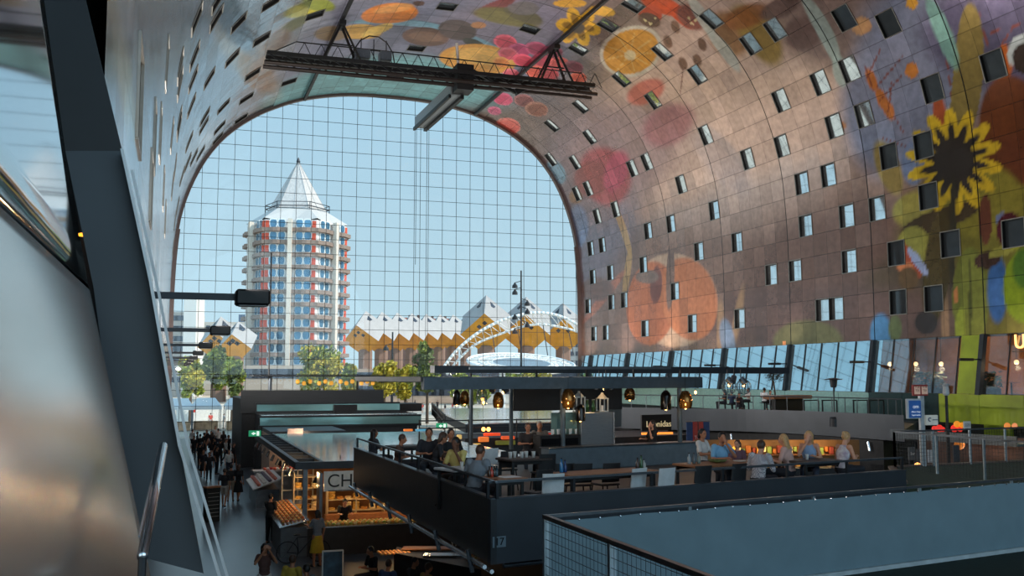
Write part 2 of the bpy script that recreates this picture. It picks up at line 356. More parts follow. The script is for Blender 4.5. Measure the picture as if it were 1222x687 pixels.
def cladding(kind):
    key = 'mural_cladding_'+kind
    if key in MC: return MC[key]
    m = bpy.data.materials.new(key); m.use_nodes = True; MC[key] = m
    N = m.node_tree.nodes; L = m.node_tree.links; b = N['Principled BSDF']
    def math_(op, a, b_=None, c=None, clamp=False):
        n = N.new('ShaderNodeMath'); n.operation = op; n.use_clamp = clamp
        for k, v in enumerate((a, b_, c)):
            if v is None: continue
            if isinstance(v, (int, float)): n.inputs[k].default_value = v
            else: L.new(v, n.inputs[k])
        return n.outputs[0]
    at = N.new('ShaderNodeAttribute'); at.attribute_name = 'mural'
    uv = N.new('ShaderNodeUVMap'); uv.uv_map = 'panels'; sp = N.new('ShaderNodeSeparateXYZ'); L.new(uv.outputs[0], sp.inputs[0])
    u = math_('DIVIDE', math_('SUBTRACT', sp.outputs[0], YPH), PAN); v = math_('DIVIDE', math_('SUBTRACT', sp.outputs[1], SPH), PAN)
    def seam(x, w, per=1.0):
        fr = math_('FRACT', math_('ADD', math_('DIVIDE', x, per), 1000.0)); d = math_('MINIMUM', fr, math_('SUBTRACT', 1.0, fr))
        return math_('LESS_THAN', d, w/per)
    iu = math_('FLOOR', u); iv = math_('FLOOR', v)
    thin = math_('MAXIMUM', seam(u, .012), seam(v, .02)); heavy = seam(math_('SUBTRACT', u, float(round((atX(944,410,41.6).y-YPH)/PAN))), .03, 6.0)
    cb = N.new('ShaderNodeCombineXYZ'); L.new(iu, cb.inputs[0]); L.new(iv, cb.inputs[1])
    wn = N.new('ShaderNodeTexWhiteNoise'); wn.noise_dimensions = '3D'; L.new(cb.outputs[0], wn.inputs['Vector'])
    tone = N.new('ShaderNodeMapRange'); tone.inputs[3].default_value = .82; tone.inputs[4].default_value = 1.12; L.new(wn.outputs['Value'], tone.inputs[0])
    # fine dark print grain (perforation of the sheets)
    tcn = N.new('ShaderNodeTexNoise'); tcn.inputs['Scale'].default_value = 2.2; tcn.inputs['Detail'].default_value = 6
    mp = N.new('ShaderNodeMapping'); L.new(uv.outputs[0], mp.inputs[0]); L.new(mp.outputs[0], tcn.inputs['Vector'])
    gr = N.new('ShaderNodeMapRange'); gr.inputs[1].default_value = .3; gr.inputs[2].default_value = .7; gr.inputs[3].default_value = .8; gr.inputs[4].default_value = 1.12; L.new(tcn.outputs['Fac'], gr.inputs[0])
    k = math_('MULTIPLY', tone.outputs[0], gr.outputs[0])
    k = math_('MULTIPLY', k, math_('SUBTRACT', 1.0, math_('MULTIPLY', math_('MAXIMUM', heavy, math_('MULTIPLY', thin, .45)), .9)))
    vm = N.new('ShaderNodeVectorMath'); vm.operation = 'SCALE'; L.new(at.outputs['Color'], vm.inputs[0]); L.new(k, vm.inputs['Scale'])
    L.new(vm.outputs[0], b.inputs['Base Color'])
    b.inputs['Metallic'].default_value = {'right': .65, 'top': .25, 'left': .85}[kind]
    b.inputs['Roughness'].default_value = {'right': .22, 'top': .4, 'left': .2}[kind]
    # each sheet sits at its own slight tilt and is a little buckled
    nz = N.new('ShaderNodeTexNoise'); nz.inputs['Scale'].default_value = .9; nz.inputs['Detail'].default_value = 2; 
    ad = N.new('ShaderNodeVectorMath'); ad.operation = 'MULTIPLY_ADD'; L.new(wn.outputs['Color'], ad.inputs[0]); ad.inputs[1].default_value = (40,40,40); L.new(uv.outputs[0], ad.inputs[2]); L.new(ad.outputs[0], nz.inputs['Vector'])
    bp = N.new('ShaderNodeBump'); bp.inputs['Strength'].default_value = .35; bp.inputs['Distance'].default_value = .03; L.new(nz.outputs['Fac'], bp.inputs['Height'])
    ts = N.new('ShaderNodeVectorMath'); ts.operation = 'SUBTRACT'; L.new(wn.outputs['Color'], ts.inputs[0]); ts.inputs[1].default_value = (.5,.5,.5)
    t2 = N.new('ShaderNodeVectorMath'); t2.operation = 'MULTIPLY_ADD'; L.new(ts.outputs[0], t2.inputs[0]); t2.inputs[1].default_value = (.05,.05,.05); L.new(bp.outputs[0], t2.inputs[2])
    nn = N.new('ShaderNodeVectorMath'); nn.operation = 'NORMALIZE'; L.new(t2.outputs[0], nn.inputs[0]); L.new(nn.outputs[0], b.inputs['Normal'])
    return m
# ---- windows in the vault
WR = [(761,3),(728,29),(858,26),(798,65),(899,64),(694,58),(841,96),(786,126),(834,155),(892,178),(744,98),(696,131),(659,155),(709,170),(770,184),(1000,10),(934,42),(1063,43),(1013,68),(1111,93),(970,90),(930,108),(1032,124),(987,142),(928,166),(1057,181),(1098,168),(1171,67),(634,171),(663,195),(680,188),(748,195),(807,214),(684,225),(700,217),(685,261),(712,252),(730,245),(769,271),(804,260),(857,242),(702,293),(715,288),(764,313),(836,294),(880,284),(707,327),(725,322),(801,343),(746,356),(916,325),(959,211),(990,200),(1055,240),(1108,229),(1008,252),(967,262),(1142,285),(1061,299),(1015,307),(953,318),(1206,272),(974,368),(1005,364),(1077,357),(1119,352),(886,378),(827,384),(768,391),(711,396),(723,395),(701,364),(728,363)]
WT = [(371,17),(541,13),(507,58),(479,94),(341,99),(630,36),(694,58)]
WL = [(313,9),(305,51),(295,94),(288,123),(283,143),(254,9),(253,30),(278,31),(271,75),(262,132),(246,101),(232,31),(231,65),(258,155),(257,168),(242,143),(240,157),(228,126),(228,102),(215,79),(214,102),(198,81),(168,131),(186,136),(215,134),(213,152),(225,170),(205,165),(210,190),(216,215),(222,200),(232,185),(240,180),(205,230),(212,245),(208,270),(196,210),(190,180),(180,250),(197,260),(206,300)]
cells = {}
for kind, lst in (('r', WR), ('t', WT), ('l', WL)):
    for (x, y) in lst:
        h = hit(x, y)
        if not h: continue
        iu = math.floor((h[1]-YPH)/PAN); iv = math.floor((h[0]-SPH)/PAN)
        if h[1] < 98 and h[1] > 12 and (iu, iv) not in cells: cells[(iu, iv)] = kind
holes = [(SPH+iv*PAN, SPH+(iv+1)*PAN, YPH+iu*PAN, YPH+(iu+1)*PAN) for (iu, iv) in cells]
def yline(y0, fine, y1=WY):
    k0 = math.ceil((y0-YPH)/PAN); k1 = math.floor((y1-YPH)/PAN)
    ys = [YPH+PAN*(k0+i/fine) for i in range((k1-k0)*fine+1)]
    return ys + [y1]
SA = S_mid-11 - ((S_mid-11-SPH) % PAN); SB = S_mid+11 - ((S_mid+11-SPH) % PAN)
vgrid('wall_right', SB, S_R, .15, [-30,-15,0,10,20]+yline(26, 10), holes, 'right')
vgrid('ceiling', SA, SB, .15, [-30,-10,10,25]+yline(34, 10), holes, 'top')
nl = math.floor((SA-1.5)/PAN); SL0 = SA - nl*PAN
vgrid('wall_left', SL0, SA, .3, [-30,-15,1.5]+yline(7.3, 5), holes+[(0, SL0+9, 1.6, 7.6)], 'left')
M_jamb = mat('black_window_reveal', (3,3,4), .9, 0, var=.2)
M_wframe = mat('window_edge_trim', (120,118,112), .4, .6)
def winglass(name, base, metal, rough=.03):
    return mat(name, base, rough, metal, var=.12, scale=1.4, bump=.03, bscale=1.2)
M_wg = winglass('reflective_window_glass', (222,230,234), .92)
M_wgd = winglass('dark_window_glass', (60,66,70), .35)
M_wgl = mat('matt_dark_window', (16,18,20), .6, 0, var=.2, spec=.2)
M_blind = mat('window_blind', (190,192,188), .8, 0)
for n, ((iu, iv), kind) in enumerate(sorted(cells.items()), 1):
    s0 = SPH+iv*PAN; y0 = YPH+iu*PAN
    (xa, za), (xb, zb) = P_s(s0), P_s(s0+PAN)
    A = Vector((xa, 0, za)); B = Vector((xb, 0, zb)); t = (B-A).normalized()
    nrm = Vector((t.z, 0, -t.x))                      # inward
    if nrm.dot(Vector((XC-xa, 0, 12-za))) < 0: nrm = -nrm
    dpt = .2
    def pt(a, b, d): return A + t*(a*PAN) + Vector((0, y0+b*PAN, 0)) - nrm*d
    mb = MB()
    cs = [(0,0),(1,0),(1,1),(0,1)]
    for k in range(4):      # four reveals, each a thin slab
        (a0,b0),(a1,b1) = cs[k], cs[(k+1)%4]
        P = [pt(a0,b0,0), pt(a1,b1,0), pt(a1,b1,dpt+.05), pt(a0,b0,dpt+.05)]
        out = (pt((a0+a1)/2,(b0+b1)/2,0)-pt(.5,.5,0)).normalized()*.03
        mb.prism(P, out)
    fr = mb.build('window_%d' % n, M_jamb); tag(fr, kind='structure')
    ed = MB()
    for k in range(4):
        (a0,b0),(a1,b1) = cs[k], cs[(k+1)%4]
        ed.bar(pt(a0,b0,-.01), pt(a1,b1,-.01), .05, .05)
    ed.build('window_trim', M_wframe, fr)
    P = [pt(0,0,dpt), pt(1,0,dpt), pt(1,1,dpt), pt(0,1,dpt)]
    g = MB(); g.prism(P, -nrm*.04); near = y0 < 62 and kind == 'r'
    g.build('window_pane', M_wgl if kind == 'l' else (M_wgd if (kind != 'r' or (y0 < 50)) else M_wg), fr)
# ---- outer skin of the building around the vault (keeps the sky out)
# ---------------------------------------------------------------- floor, far glass wall, side glazing
fl = MB().b2((-3.2,-32,-.3), (44,WY+.3,0)).build('floor', mat('blue_grey_hall_floor', (72,84,96), .28, 0, var=.12, scale=.8, bump=.02, bscale=2)); tag(fl, kind='structure')
mb = MB()
# glass plane filling the arch
P = [(float(x), WY, float(z)) for x, z in prof[::4]]
P = [(P[0][0], WY, 0.02)] + P + [(P[-1][0], WY, 0.02)]
gw = MB().prism(P, (0,.03,0)).build('wall_far', glassmat('facade_glass', (250,252,253), .02, fres=False)); tag(gw, kind='structure')
g = MB()
x0c = atY(458.5, 360, 100).x
ks = [x0c + 1.503*k for k in range(-16, 20)]
for x in ks:
    if XC-21 < x < XC+21:
        zt = max(z for (px_, z) in [(float(a), float(b)) for a, b in prof] if abs(px_-x) < .5) if True else 34
        g.tube((x, WY-.15, 0), (x, WY-.15, zt-.05), .028, n=4)
z0c = atY(476, 376.5, 100).z
for k in range(-9, 20):
    z = z0c+1.5*k
    if z < .4 or z > 34.6: continue
    hw = float(np.interp(z, [p[1] for p in HALF], [p[0] for p in HALF])) if z > 3.2 else 21.1
    g.tube((XC-hw+.05, WY-.15, z), (XC+hw-.05, WY-.15, z), .028, n=4)
g.build('cable_net', M_black, gw)
# rim beam of the arch against the glass
rim = MB()
for i in range(0, len(prof)-8, 8):
    a = prof[i]; b = prof[i+8]
    n_ = Vector((XC-(a[0]+b[0])/2, 0, 10-(a[1]+b[1])/2)).normalized()*.12
    rim.bar((a[0]+n_.x, WY-.25, a[1]+n_.z), (b[0]+n_.x, WY-.25, b[1]+n_.z), .5, .25)
tag(rim.build('trim_1', mat('arch_edge_bronze', (96,80,76), .35, .6)), kind='structure')
# gantry rails on the ceiling
# ---- right side: glazing band, sill panels, dark shop band
XR = 41.6
YSEAM = atX(944, 410, 41.6).y
posts = [YSEAM + 9*k for k in range(-4, 6)]
M_sideglass = mat('side_glazing', (190,218,228), .03, .9, var=.1, scale=.3, bump=.02, bscale=.7)
M_seeglass = glassmat('shopfront_glass', (214,216,214), .24, fres=False)
gl = MB().prism([(XR-.5,51.2,4.9),(XR,51.2,8.1),(XR,WY,8.1),(XR-.5,WY,4.9)],(.05,0,0)).build('window_201', M_sideglass); tag(gl, kind='structure')
fm = MB()
for k in range(0, 60):
    y = YSEAM + 1.8*k - 36
    if y > WY or y < 26: continue
    heavy = abs(((y-YSEAM)/9) - round((y-YSEAM)/9)) < .02
    if heavy: fm.bar((XR-.62, y, 4.85), (XR-.1, y, 8.12), .3, .26, up=(1,0,0))
    else: fm.bar((XR-.53, y, 4.9), (XR-.03, y, 8.1), .05, .06, up=(1,0,0))
fm.build('mullion', M_dark, gl)
gl2 = MB().prism([(XR-.5,24,4.9),(XR,24,8.1),(XR,42.9,8.1),(XR-.5,42.9,4.9)],(.03,0,0)).prism([(XR-.5,44.6,4.9),(XR,44.6,8.1),(XR,51.2,8.1),(XR-.5,51.2,4.9)],(.03,0,0)).build('window_202', M_seeglass); tag(gl2, kind='structure')
M_mint = mat('sill_panel_mint', (150,184,176), .2, .5); M_lime = mat('sill_panel_lime', (150,168,30), .4, .1, var=.3, scale=.6); M_teal = mat('sill_panel_teal', (40,62,62), .25, .4)
sp = MB()
ysp = [YSEAM + 3*k for k in range(-12, 15)]
for y in ysp:
    if y < 24: continue
    y1 = min(y+2.97, WY)
    sp.cur = 1 if y1 < 47.2 else (2 if y1 < 52.5 else 0)
    if y < 98: sp.b2((XR-.62, y, 3.3), (XR-.5, y1, 4.88))
o = sp.build('trim_2', [M_mint, M_lime, M_teal]); tag(o, kind='structure')
o = MB().prism([(XR-.55,42.9,4.9),(XR-.05,42.9,8.1),(XR-.05,44.6,8.1),(XR-.55,44.6,4.9)],(.1,0,0)).build('trim_3', M_lime); tag(o, kind='structure')
# interior behind the near glazing (restaurant)
M_int = mat('restaurant_back_wall', (190,124,80), .8, 0, var=.5, scale=.5)
ri = MB().b2((XR+6, 20, 4.8), (XR+6.2, 62, 8.4)).b2((XR,61.6,4.8),(XR+6,62,8.4)).b2((XR,19.8,4.8),(XR+6,20,8.4)).build('wall_restaurant', M_int); tag(ri, kind='structure')
ri = MB().b2((XR+.05, 20, 4.6), (XR+6.2, 62, 4.8)).b2((XR+.05, 20, 8.3), (XR+6.2, 62, 8.5)).build('floor_restaurant', mat('restaurant_dark_floor', (50,42,38), .6)); tag(ri, kind='structure')
# dark shop band under the deck on the right and on the left
tag(MB().b2((XR+.02, -30, 0), (XR+.3, WY, 3.3)).build('wall_shops', M_wall_black), kind='structure')
tag(MB().b2((-3.2, -30, 0), (-3.0, WY, 4.6)).build('wall_shops_left', mat('left_shop_wall', (36,40,46), .5)), kind='structure')
# soffit over the left shopfront and dark glazing under the left cladding
zl = P_s(SL0)[1]
tag(MB().b2((-3.2, 8.8, 4.6), (-.62, WY, 4.8)).build('trim_4', M_dark), kind='structure')
tag(MB().b2((-.72, 10.4, 4.8), (-.62, WY, zl+.02)).build('window_203', mat('left_glazing_dark', (50,60,68), .08, .6)), kind='structure')
# massive body of the building outside the shell, so the sun stays out
sh = MB()
for i in range(0, len(prof)-6, 6):
    a = prof[i]; b = prof[i+6]
    def off(p): 
        n_ = Vector((p[0]-XC, 0, p[1]-8)).normalized()*.75
        return (p[0]+n_.x, p[1]+n_.z)
    oa, ob = off(a), off(b)
    if oa[0] > XC and min(oa[1], ob[1]) < 8.9:
        for y0, y1 in ((-30,20),(62,WY)): sh.add([(oa[0],y0,oa[1]),(ob[0],y0,ob[1]),(ob[0],y1,ob[1]),(oa[0],y1,oa[1])], [(0,1,2,3)])
        continue
    sh.add([(oa[0],-30,oa[1]),(ob[0],-30,ob[1]),(ob[0],WY,ob[1]),(oa[0],WY,oa[1])], [(0,1,2,3)])
sh.b2((-3.4,-30,0), (-3.25,WY,4.5)); 
tag(sh.build('wall_outer', mat('outer_concrete', (120,120,118), .8)), kind='structure')
# ---------------------------------------------------------------- world and sun
w = bpy.data.worlds.new('sky'); SC.world = w; w.use_nodes = True
N = w.node_tree.nodes; L = w.node_tree.links; bg = N['Background']
tc = N.new('ShaderNodeTexCoord'); sx = N.new('ShaderNodeSeparateXYZ'); L.new(tc.outputs['Generated'], sx.inputs[0])
rp = N.new('ShaderNodeValToRGB'); L.new(sx.outputs[2], rp.inputs[0])
e = rp.color_ramp.elements
e[0].position = 0.0; e[0].color = s2l((192,220,230))+(1,); e[1].position = .35; e[1].color = s2l((166,206,230))+(1,)
e2_ = e.new(.9); e2_.color = s2l((128,176,212))+(1,)
# brighter hazy sky on the sun side (behind the hall)
ms = N.new('ShaderNodeMapRange'); L.new(sx.outputs[1], ms.inputs[0]); ms.inputs[1].default_value = .2; ms.inputs[2].default_value = -.9; ms.inputs[3].default_value = 1.13; ms.inputs[4].default_value = BACKSKY
L.new(rp.outputs[0], bg.inputs[0]); L.new(ms.outputs[0], bg.inputs[1])
sun = bpy.data.lights.new('sun', 'SUN'); so = bpy.data.objects.new('sun', sun); COL.objects.link(so)
sun.energy = 4.6; sun.angle = .009; sun.color = (1,.93,.82)
so.rotation_euler = Vector((.8,-.5,.72)).to_track_quat('Z','Y').to_euler()
# ================================================================ the square beyond the glass
def shade(name, *a, **k): return mat(name, *a, **k)
g = MB().b2((-400,WY+.3,-.4),(600,900,-.1)).b2((-400,-300,-.4),(600,-32,-.1)).build('ground_square', mat('pale_square_paving', (196,180,160), .8, 0, var=.15, scale=.2)); tag(g, kind='structure')
# ---- hexagonal pencil-shaped tower
M_conc = mat('grey_balcony_concrete', (132,112,100), .8, 0, var=.1, scale=.4)
M_twall = mat('white_tower_panel', (214,206,200), .6, 0, var=.08, scale=.5)
M_tglass = mat('tower_window_glass', (70,110,135), .1, .3, var=.4, scale=.3)
M_zinc = mat('ribbed_zinc_roof', (190,182,176), .5, .15, var=.15, scale=.6, stretch=(6,6,.2))
M_red = mat('orange_red_panel', (196,72,44), .6, 0)
TD = 262.0
tc_ = atY(355.5, 450, 250); tx, ty = tc_.x, 258.0
zc0 = (Vector((tx,ty,CZ))-CAM).dot(cf)
TR = 64.5/F*zc0*1.0
dlt = math.radians(-8)
face_ang = -PH  # direction to camera
def hexp(r, k, z): 
    a = -PI/2 - math.atan2(tx, ty) + dlt + math.radians(60*k)
    return Vector((tx + r*math.cos(a-math.radians(30)), ty + r*math.sin(a-math.radians(30)), z))
ZT = 5.8 + (450-268)/F*zc0
tw = thing('apartment_tower', (tx, ty, 0), 'hexagonal apartment tower with pointed grey roof and rows of rounded windows', 'tower')
core = MB(); core.prism([hexp(TR-1.1, k, -.1) for k in range(6)], (0,0,ZT+.1)); core.build('wall', M_twall, tw)
NF = 16; FH = 3.06
for fl_ in range(1, NF):
    z = ZT - fl_*FH
    if z < 2: break
    bd = MB()
    for k in range(6):
        a, b = hexp(TR, k, z), hexp(TR, k+1, z); m_ = (a+b)/2
        outd = (m_-Vector((tx,ty,z))).normalized(); c = Vector((tx,ty,z))
        xs = [0,.06,.12,.2,.28,.34,.42,.5,.58,.66,.72,.8,.88,.94,1]; dp_ = [0,0,.1,.35,.35,.1,0,0,0,.1,.35,.35,.1,0,0]
        ring = [a.lerp(b, x_)+outd*(d_*1.6) for x_, d_ in zip(xs, dp_)]
        inner = [a.lerp(b, x_).lerp(c, .13) for x_ in xs]
        bd.prism(ring+inner[::-1], (0,0,.95))
    bd.build('balcony_band', M_conc, tw)
cnt = 0; rest = MB()
M_surr = mat('white_window_surround', (226,226,224), .5)
for k in (0, 1, 5):
  a0, b0 = hexp(TR-1.1, k, 0), hexp(TR-1.1, k+1, 0)
  cen = Vector((tx,ty,0)); nrm = ((a0+b0)/2-cen).normalized(); tdir = (b0-a0).normalized(); Lf = (b0-a0).length
  for fl_ in range(0, NF-1):
    z = ZT - (fl_+1)*FH + 2.05
    if z < 3: break
    for q, u in enumerate((.17,.33,.67,.83)):
        c = a0 + tdir*(Lf*u) + nrm*.12 + Vector((0,0,z))
        poly = [c + tdir*(.78*x) + Vector((0,0,y*.95)) for x, y in ((-1,-.2),(-.72,-.95),(.72,-.95),(1,-.2),(1,.5),(.72,.95),(-.72,.95),(-1,.5))]
        m = MB(); m.cur = 0; m.prism([c + (p-c)*1.35 for p in poly], nrm*.12); m.cur = 1; m.prism(poly, nrm*.2)
        if cnt < 98: m.build('window', [M_surr, M_tglass], tw); cnt += 1
        else:
            for f_, mi in zip(m.f, m.m): rest.cur = mi; rest.add([m.v[i_] for i_ in f_], [tuple(range(len(f_)))])
    for u in ((.05,) if k == 0 else (.95,)):
        c = a0 + tdir*(Lf*u) + nrm*.1 + Vector((0,0,z-.2)); MB().box(c, (.9,.5,1.7), rz=math.atan2(tdir.y, tdir.x)).build('door_panel', M_red, tw)
    if k == 0:
        c = a0 + tdir*(Lf*.95) + nrm*.1 + Vector((0,0,z-.2)); MB().box(c, (.9,.5,1.7), rz=math.atan2(tdir.y, tdir.x)).build('door_panel', M_red, tw)
  pp = a0.lerp(b0,.5)+nrm*1.2
  MB().box((pp.x,pp.y,ZT/2), (1.0,1.2,ZT), rz=math.atan2(tdir.y, tdir.x)).build('stair_pillar', mat('pale_pillar', (206,192,176), .7), tw)
tag(rest.build('window', [M_surr, M_tglass], tw), kind='stuff')
# skirt, ring balcony, spire
sk = MB(); r2 = 36/F*zc0; Z2 = ZT + 17/F*zc0
lo = [hexp(TR-1.0, k/2, ZT-.6) for k in range(0,12)] ; hi = [hexp(r2, k/2, Z2) for k in range(0,12)]
def hexm(r, k, z):
    i = k//2; 
    return hexp(r,i,z) if k%2==0 else (hexp(r,i,z)+hexp(r,i+1,z))/2
lo = [hexm(TR-.8, k, ZT-.8+(0 if k%2 else 1.2)) for k in range(12)]; hi = [hexm(r2, k, Z2) for k in range(12)]
for k in range(12): j=(k+1)%12; sk.add([lo[k],lo[j],hi[j],hi[k]], [(0,1,2,3)])
sk.build('roof_skirt', mat('pale_roof_skirt', (196,190,184), .5, .1, var=.1, stretch=(3,3,.3)), tw)
rg = MB()
for k in range(6): rg.bar(hexp(r2*1.06,k,Z2+.6), hexp(r2*1.06,k+1,Z2+.6), .2,.2); rg.bar(hexp(r2*1.06,k,Z2+1.6), hexp(r2*1.06,k+1,Z2+1.6), .15,.15); rg.bar(hexp(r2*1.06,k,Z2-.2), hexp(r2*1.06,k,Z2+1.6),.2,.2)
rg.build('ring_railing', M_dark, tw)
spz = 5.8 + (450-188)/F*zc0
spm = MB(); pts = [hexm(r2*.98, k, Z2) for k in range(12)]; ap = Vector((tx,ty,spz))
for k in range(12): j=(k+1)%12; spm.add([pts[k],pts[j],ap], [(0,1,2)])
spm.build('spire', M_zinc, tw)
rb = MB()
for k in range(12): rb.bar(pts[k], ap, .16, .16)
rb.build('spire_rib', mat('spire_rib_grey',(172,168,166),.5,.2), tw)
MB().lathe(ap-Vector((0,0,.6)), [(.45,0),(.5,.5),(.3,1.0),(.05,1.6)], 8).build('spire_cap', M_dark, tw)
# ---- tilted cube houses
M_cyel = mat('ochre_cube_panel', (206,140,36), .6, 0, var=.15, scale=.5)
M_cgrey = mat('light_zinc_cube_roof', (164,158,154), .5, .15, var=.08, scale=.4)
M_cglass = mat('cube_window', (70,74,84), .15, .3)
def axis_tilt(): # rotate so body diagonal is vertical
    d = Vector((1,1,1)).normalized(); return d.rotation_difference(Vector((0,0,1))).to_matrix()
AT = axis_tilt()
def cube_house(loc, side, rz, label, low=True):
    t = thing('cube_house', loc, label, 'house', group=None)
    R = Matrix.Rotation(rz, 3, 'Z') @ AT; h = side/2; zc = side*math.sqrt(3)/2; base = Vector(loc)
    c = base + Vector((0,0,loc[2]*0)) ; cc = c + Vector((0,0,zc))
    def P(x,y,z): return cc + R @ Vector((x*h,y*h,z*h))
    up = MB(); dn = MB(); wn = MB(); tr = MB()
    for ax in range(3):
        for sgn in (-1, 1):
            o = [0,1,2]; o.remove(ax)
            q = []
            for a, b in ((-1,-1),(1,-1),(1,1),(-1,1)):
                v = [0,0,0]; v[ax] = sgn; v[o[0]] = a; v[o[1]] = b; q.append(P(*v))
            (up if sgn > 0 else dn).add(q if sgn>0 else q[::-1], [(0,1,2,3)])
            if sgn > 0:
                n_ = R @ Vector([1 if i==ax else 0 for i in range(3)])
                v = [0,0,0]; v[ax] = 1.0; v[o[0]] = .45; v[o[1]] = .45
                c0 = P(*v); e1 = R @ Vector([1 if i==o[0] else 0 for i in range(3)]); e2 = R @ Vector([1 if i==o[1] else 0 for i in range(3)])
                wn = MB(); wn.prism([c0+e1*.9+e2*.9, c0-e1*.9+e2*.5, c0-e1*.5-e2*.5, c0+e1*.5-e2*.9], n_*.08); wn.build('skylight', M_cglass, t)
            else:
                n_ = R @ Vector([-1 if i==ax else 0 for i in range(3)])
                e1 = R @ Vector([1 if i==o[0] else 0 for i in range(3)]); e2 = R @ Vector([1 if i==o[1] else 0 for i in range(3)])
                for a_, b_ in ((.55,.55),(.15,.6),(.6,.15)):
                    v = [0,0,0]; v[ax] = -1.0; v[o[0]] = a_; v[o[1]] = b_; c0 = P(*v)
                    wn.prism([c0+e1*.45+e2*.45, c0-e1*.45+e2*.45, c0-e1*.45-e2*.45, c0+e1*.45-e2*.45], n_*.08); wn.build('window', M_cglass, t)
    up.build('roof_face', M_cgrey, t); dn.build('lower_face', M_cyel, t)
    py = MB(); py.prism([c+Vector((side*.26*math.cos(math.radians(60*k)), side*.26*math.sin(math.radians(60*k)), -base.z)) for k in range(6)], (0,0,base.z+side*.28)); py.build('pylon', mat('brown_pylon', (128,98,82), .8, 0, var=.15), t)
    return t
d0 = 305.0; names = ['nearest the tower', 'second from the tower', 'third from the tower', 'fourth from the tower', 'fifth from the tower', 'sixth from the tower', 'seventh from the tower', 'eighth from the tower']
for i in range(8):
    x = 436 + 19.2*i - .3*i*i; D = d0 + 11*i
    bot = atD(x, 426-.9*i, D); cube_house((bot.x, bot.y, bot.z), 8.2, math.radians(90)-.35, 'tilted grey and ochre cube house in the row, '+names[i])
for (x, y, D, s, lb) in [(262, 433, 236, 6.4, 'tilted ochre and white cube house between the trees left of the tower'),
    (283, 433, 214, 5.2, 'tilted cube house half hidden behind the left edge of the tower'),
    (580, 424, 245, 8.6, 'large tilted cube house behind the left leg of the white arch'),
    (628, 424, 252, 8.6, 'large tilted cube house behind the tall lamp mast and white arch'),
    (672, 424, 262, 8.0, 'tilted cube house under the right half of the white arch')]:
    b = atD(x, y, D); cube_house((b.x,b.y,b.z), s, math.radians(90)-.1, lb)
# ---- background buildings
def block(name, x0, x1, ytop, D, depth, m, label, cat='building', win=None, roof=None, wm=None):
    a = atD(x0, 450, D); b = atD(x1, 450, D); ztop = CZ + (450-ytop)/F*D
    t = thing(name, ((a.x+b.x)/2, (a.y+b.y)/2, 0), label, cat)
    dirv = (b-a); dirv.z = 0; L_ = dirv.length; dirv.normalize(); n_ = Vector((-dirv.y, dirv.x, 0)); n_ = n_ if n_.y > 0 else -n_
    c = (a+b)/2 + n_*depth/2; rz = math.atan2(dirv.y, dirv.x)
    MB().box((c.x,c.y,ztop/2), (L_,depth,ztop), rz).build('wall', m, t)
    if win:
        nx, nz, ww, wh = win
        for i in range(nx):
            for j in range(nz):
                p = a + dirv*(L_*(i+.5)/nx) - n_*.03; z = ztop - (j+.6)*(3.1)
                if z < 2: continue
                MB().box((p.x,p.y,z), (ww,.12,wh), rz).build('window', wm or M_cglass, t)
    if roof: roof(t, a, b, c, rz, ztop, L_, depth)
    return t
M_beige = mat('beige_plaster', (196,182,166), .8, 0, var=.08)
block('office_building', 190, 218, 372, 300, 20, mat('grey_beige_block', (170,158,148), .8), 'grey apartment block with dark loggias behind the square at far left', win=(3,8,3.2,1.6))
block('lift_tower', 217, 232, 350, 296, 8, mat('pale_lift_tower', (214,208,200), .8), 'tall windowless pale tower slab at far left')
block('long_building', 232, 291, 384, 330, 20, M_beige, 'long beige building with small windows left of the cube houses', win=(6,6,1.4,1.4))
block('slate_tower', 283, 291, 375, 420, 10, mat('slate_blue_block', (74,88,108), .7), 'distant slate blue tower just left of the pointed tower')
def brown_roof(t, a, b, c, rz, zt, L_, dp):
    ex = Vector((math.cos(rz), math.sin(rz), 0)); ey = Vector((-ex.y, ex.x, 0)); c = Vector((c.x,c.y,zt)); m = MB()
    lo = [c+ex*sx*L_/2+ey*sy*dp/2 for sx,sy in ((-1,-1),(1,-1),(1,1),(-1,1))]; hi = [c+ex*sx*L_*.38+Vector((0,0,4.5)) for sx in (-1,1)]
    m.add(lo+hi, [(0,1,5,4),(2,3,4,5),(1,2,5),(3,0,4)]); m.build('roof', mat('red_tile_roof', (150,76,56), .8, var=.2), t)
    for q in (-.3,.1,.35):
        MB().box(c+ex*L_*q+Vector((0,0,4.3)), (1.2,1.2,2.6), rz).build('chimney', mat('chimney_brown',(90,66,58),.8), t)
M_brick = mat('dark_brick', (104,74,64), .85, 0, var=.2)
block('brick_building', 462, 503, 390, 430, 14, M_brick, 'brown brick building with red tiled roof behind the left cube roofs', roof=brown_roof, win=(5,2,1.4,1.8))
block('brick_building', 506, 545, 391, 440, 14, M_brick, 'brown brick building with red tiled roof behind the middle cube roofs', roof=brown_roof, win=(5,2,1.4,1.8))
block('grey_building', 671, 700, 404, 330, 20, mat('mid_grey_facade', (150,148,146), .8), 'grey flat fronted building at the foot of the painted wall', win=(4,6,1.2,1.4))
block('low_arcade', 290, 418, 436, 226, 8, mat('warm_low_plinth', (180,162,146), .8), 'low pale plinth building at the foot of the pointed tower', win=(9,1,4,2.2))
block('shop_row', 421, 556, 440, 226, 8, mat('warm_shop_front', (168,140,120), .8, var=.3, scale=.3), 'low brown shop row under the cube houses', win=(14,3,3,2.2))
block('shop_row', 560, 712, 436, 212, 8, mat('pale_station_base', (190,180,168), .8, var=.3, scale=.3), 'low pale shop row behind the white arch', win=(12,3,3,2.2))
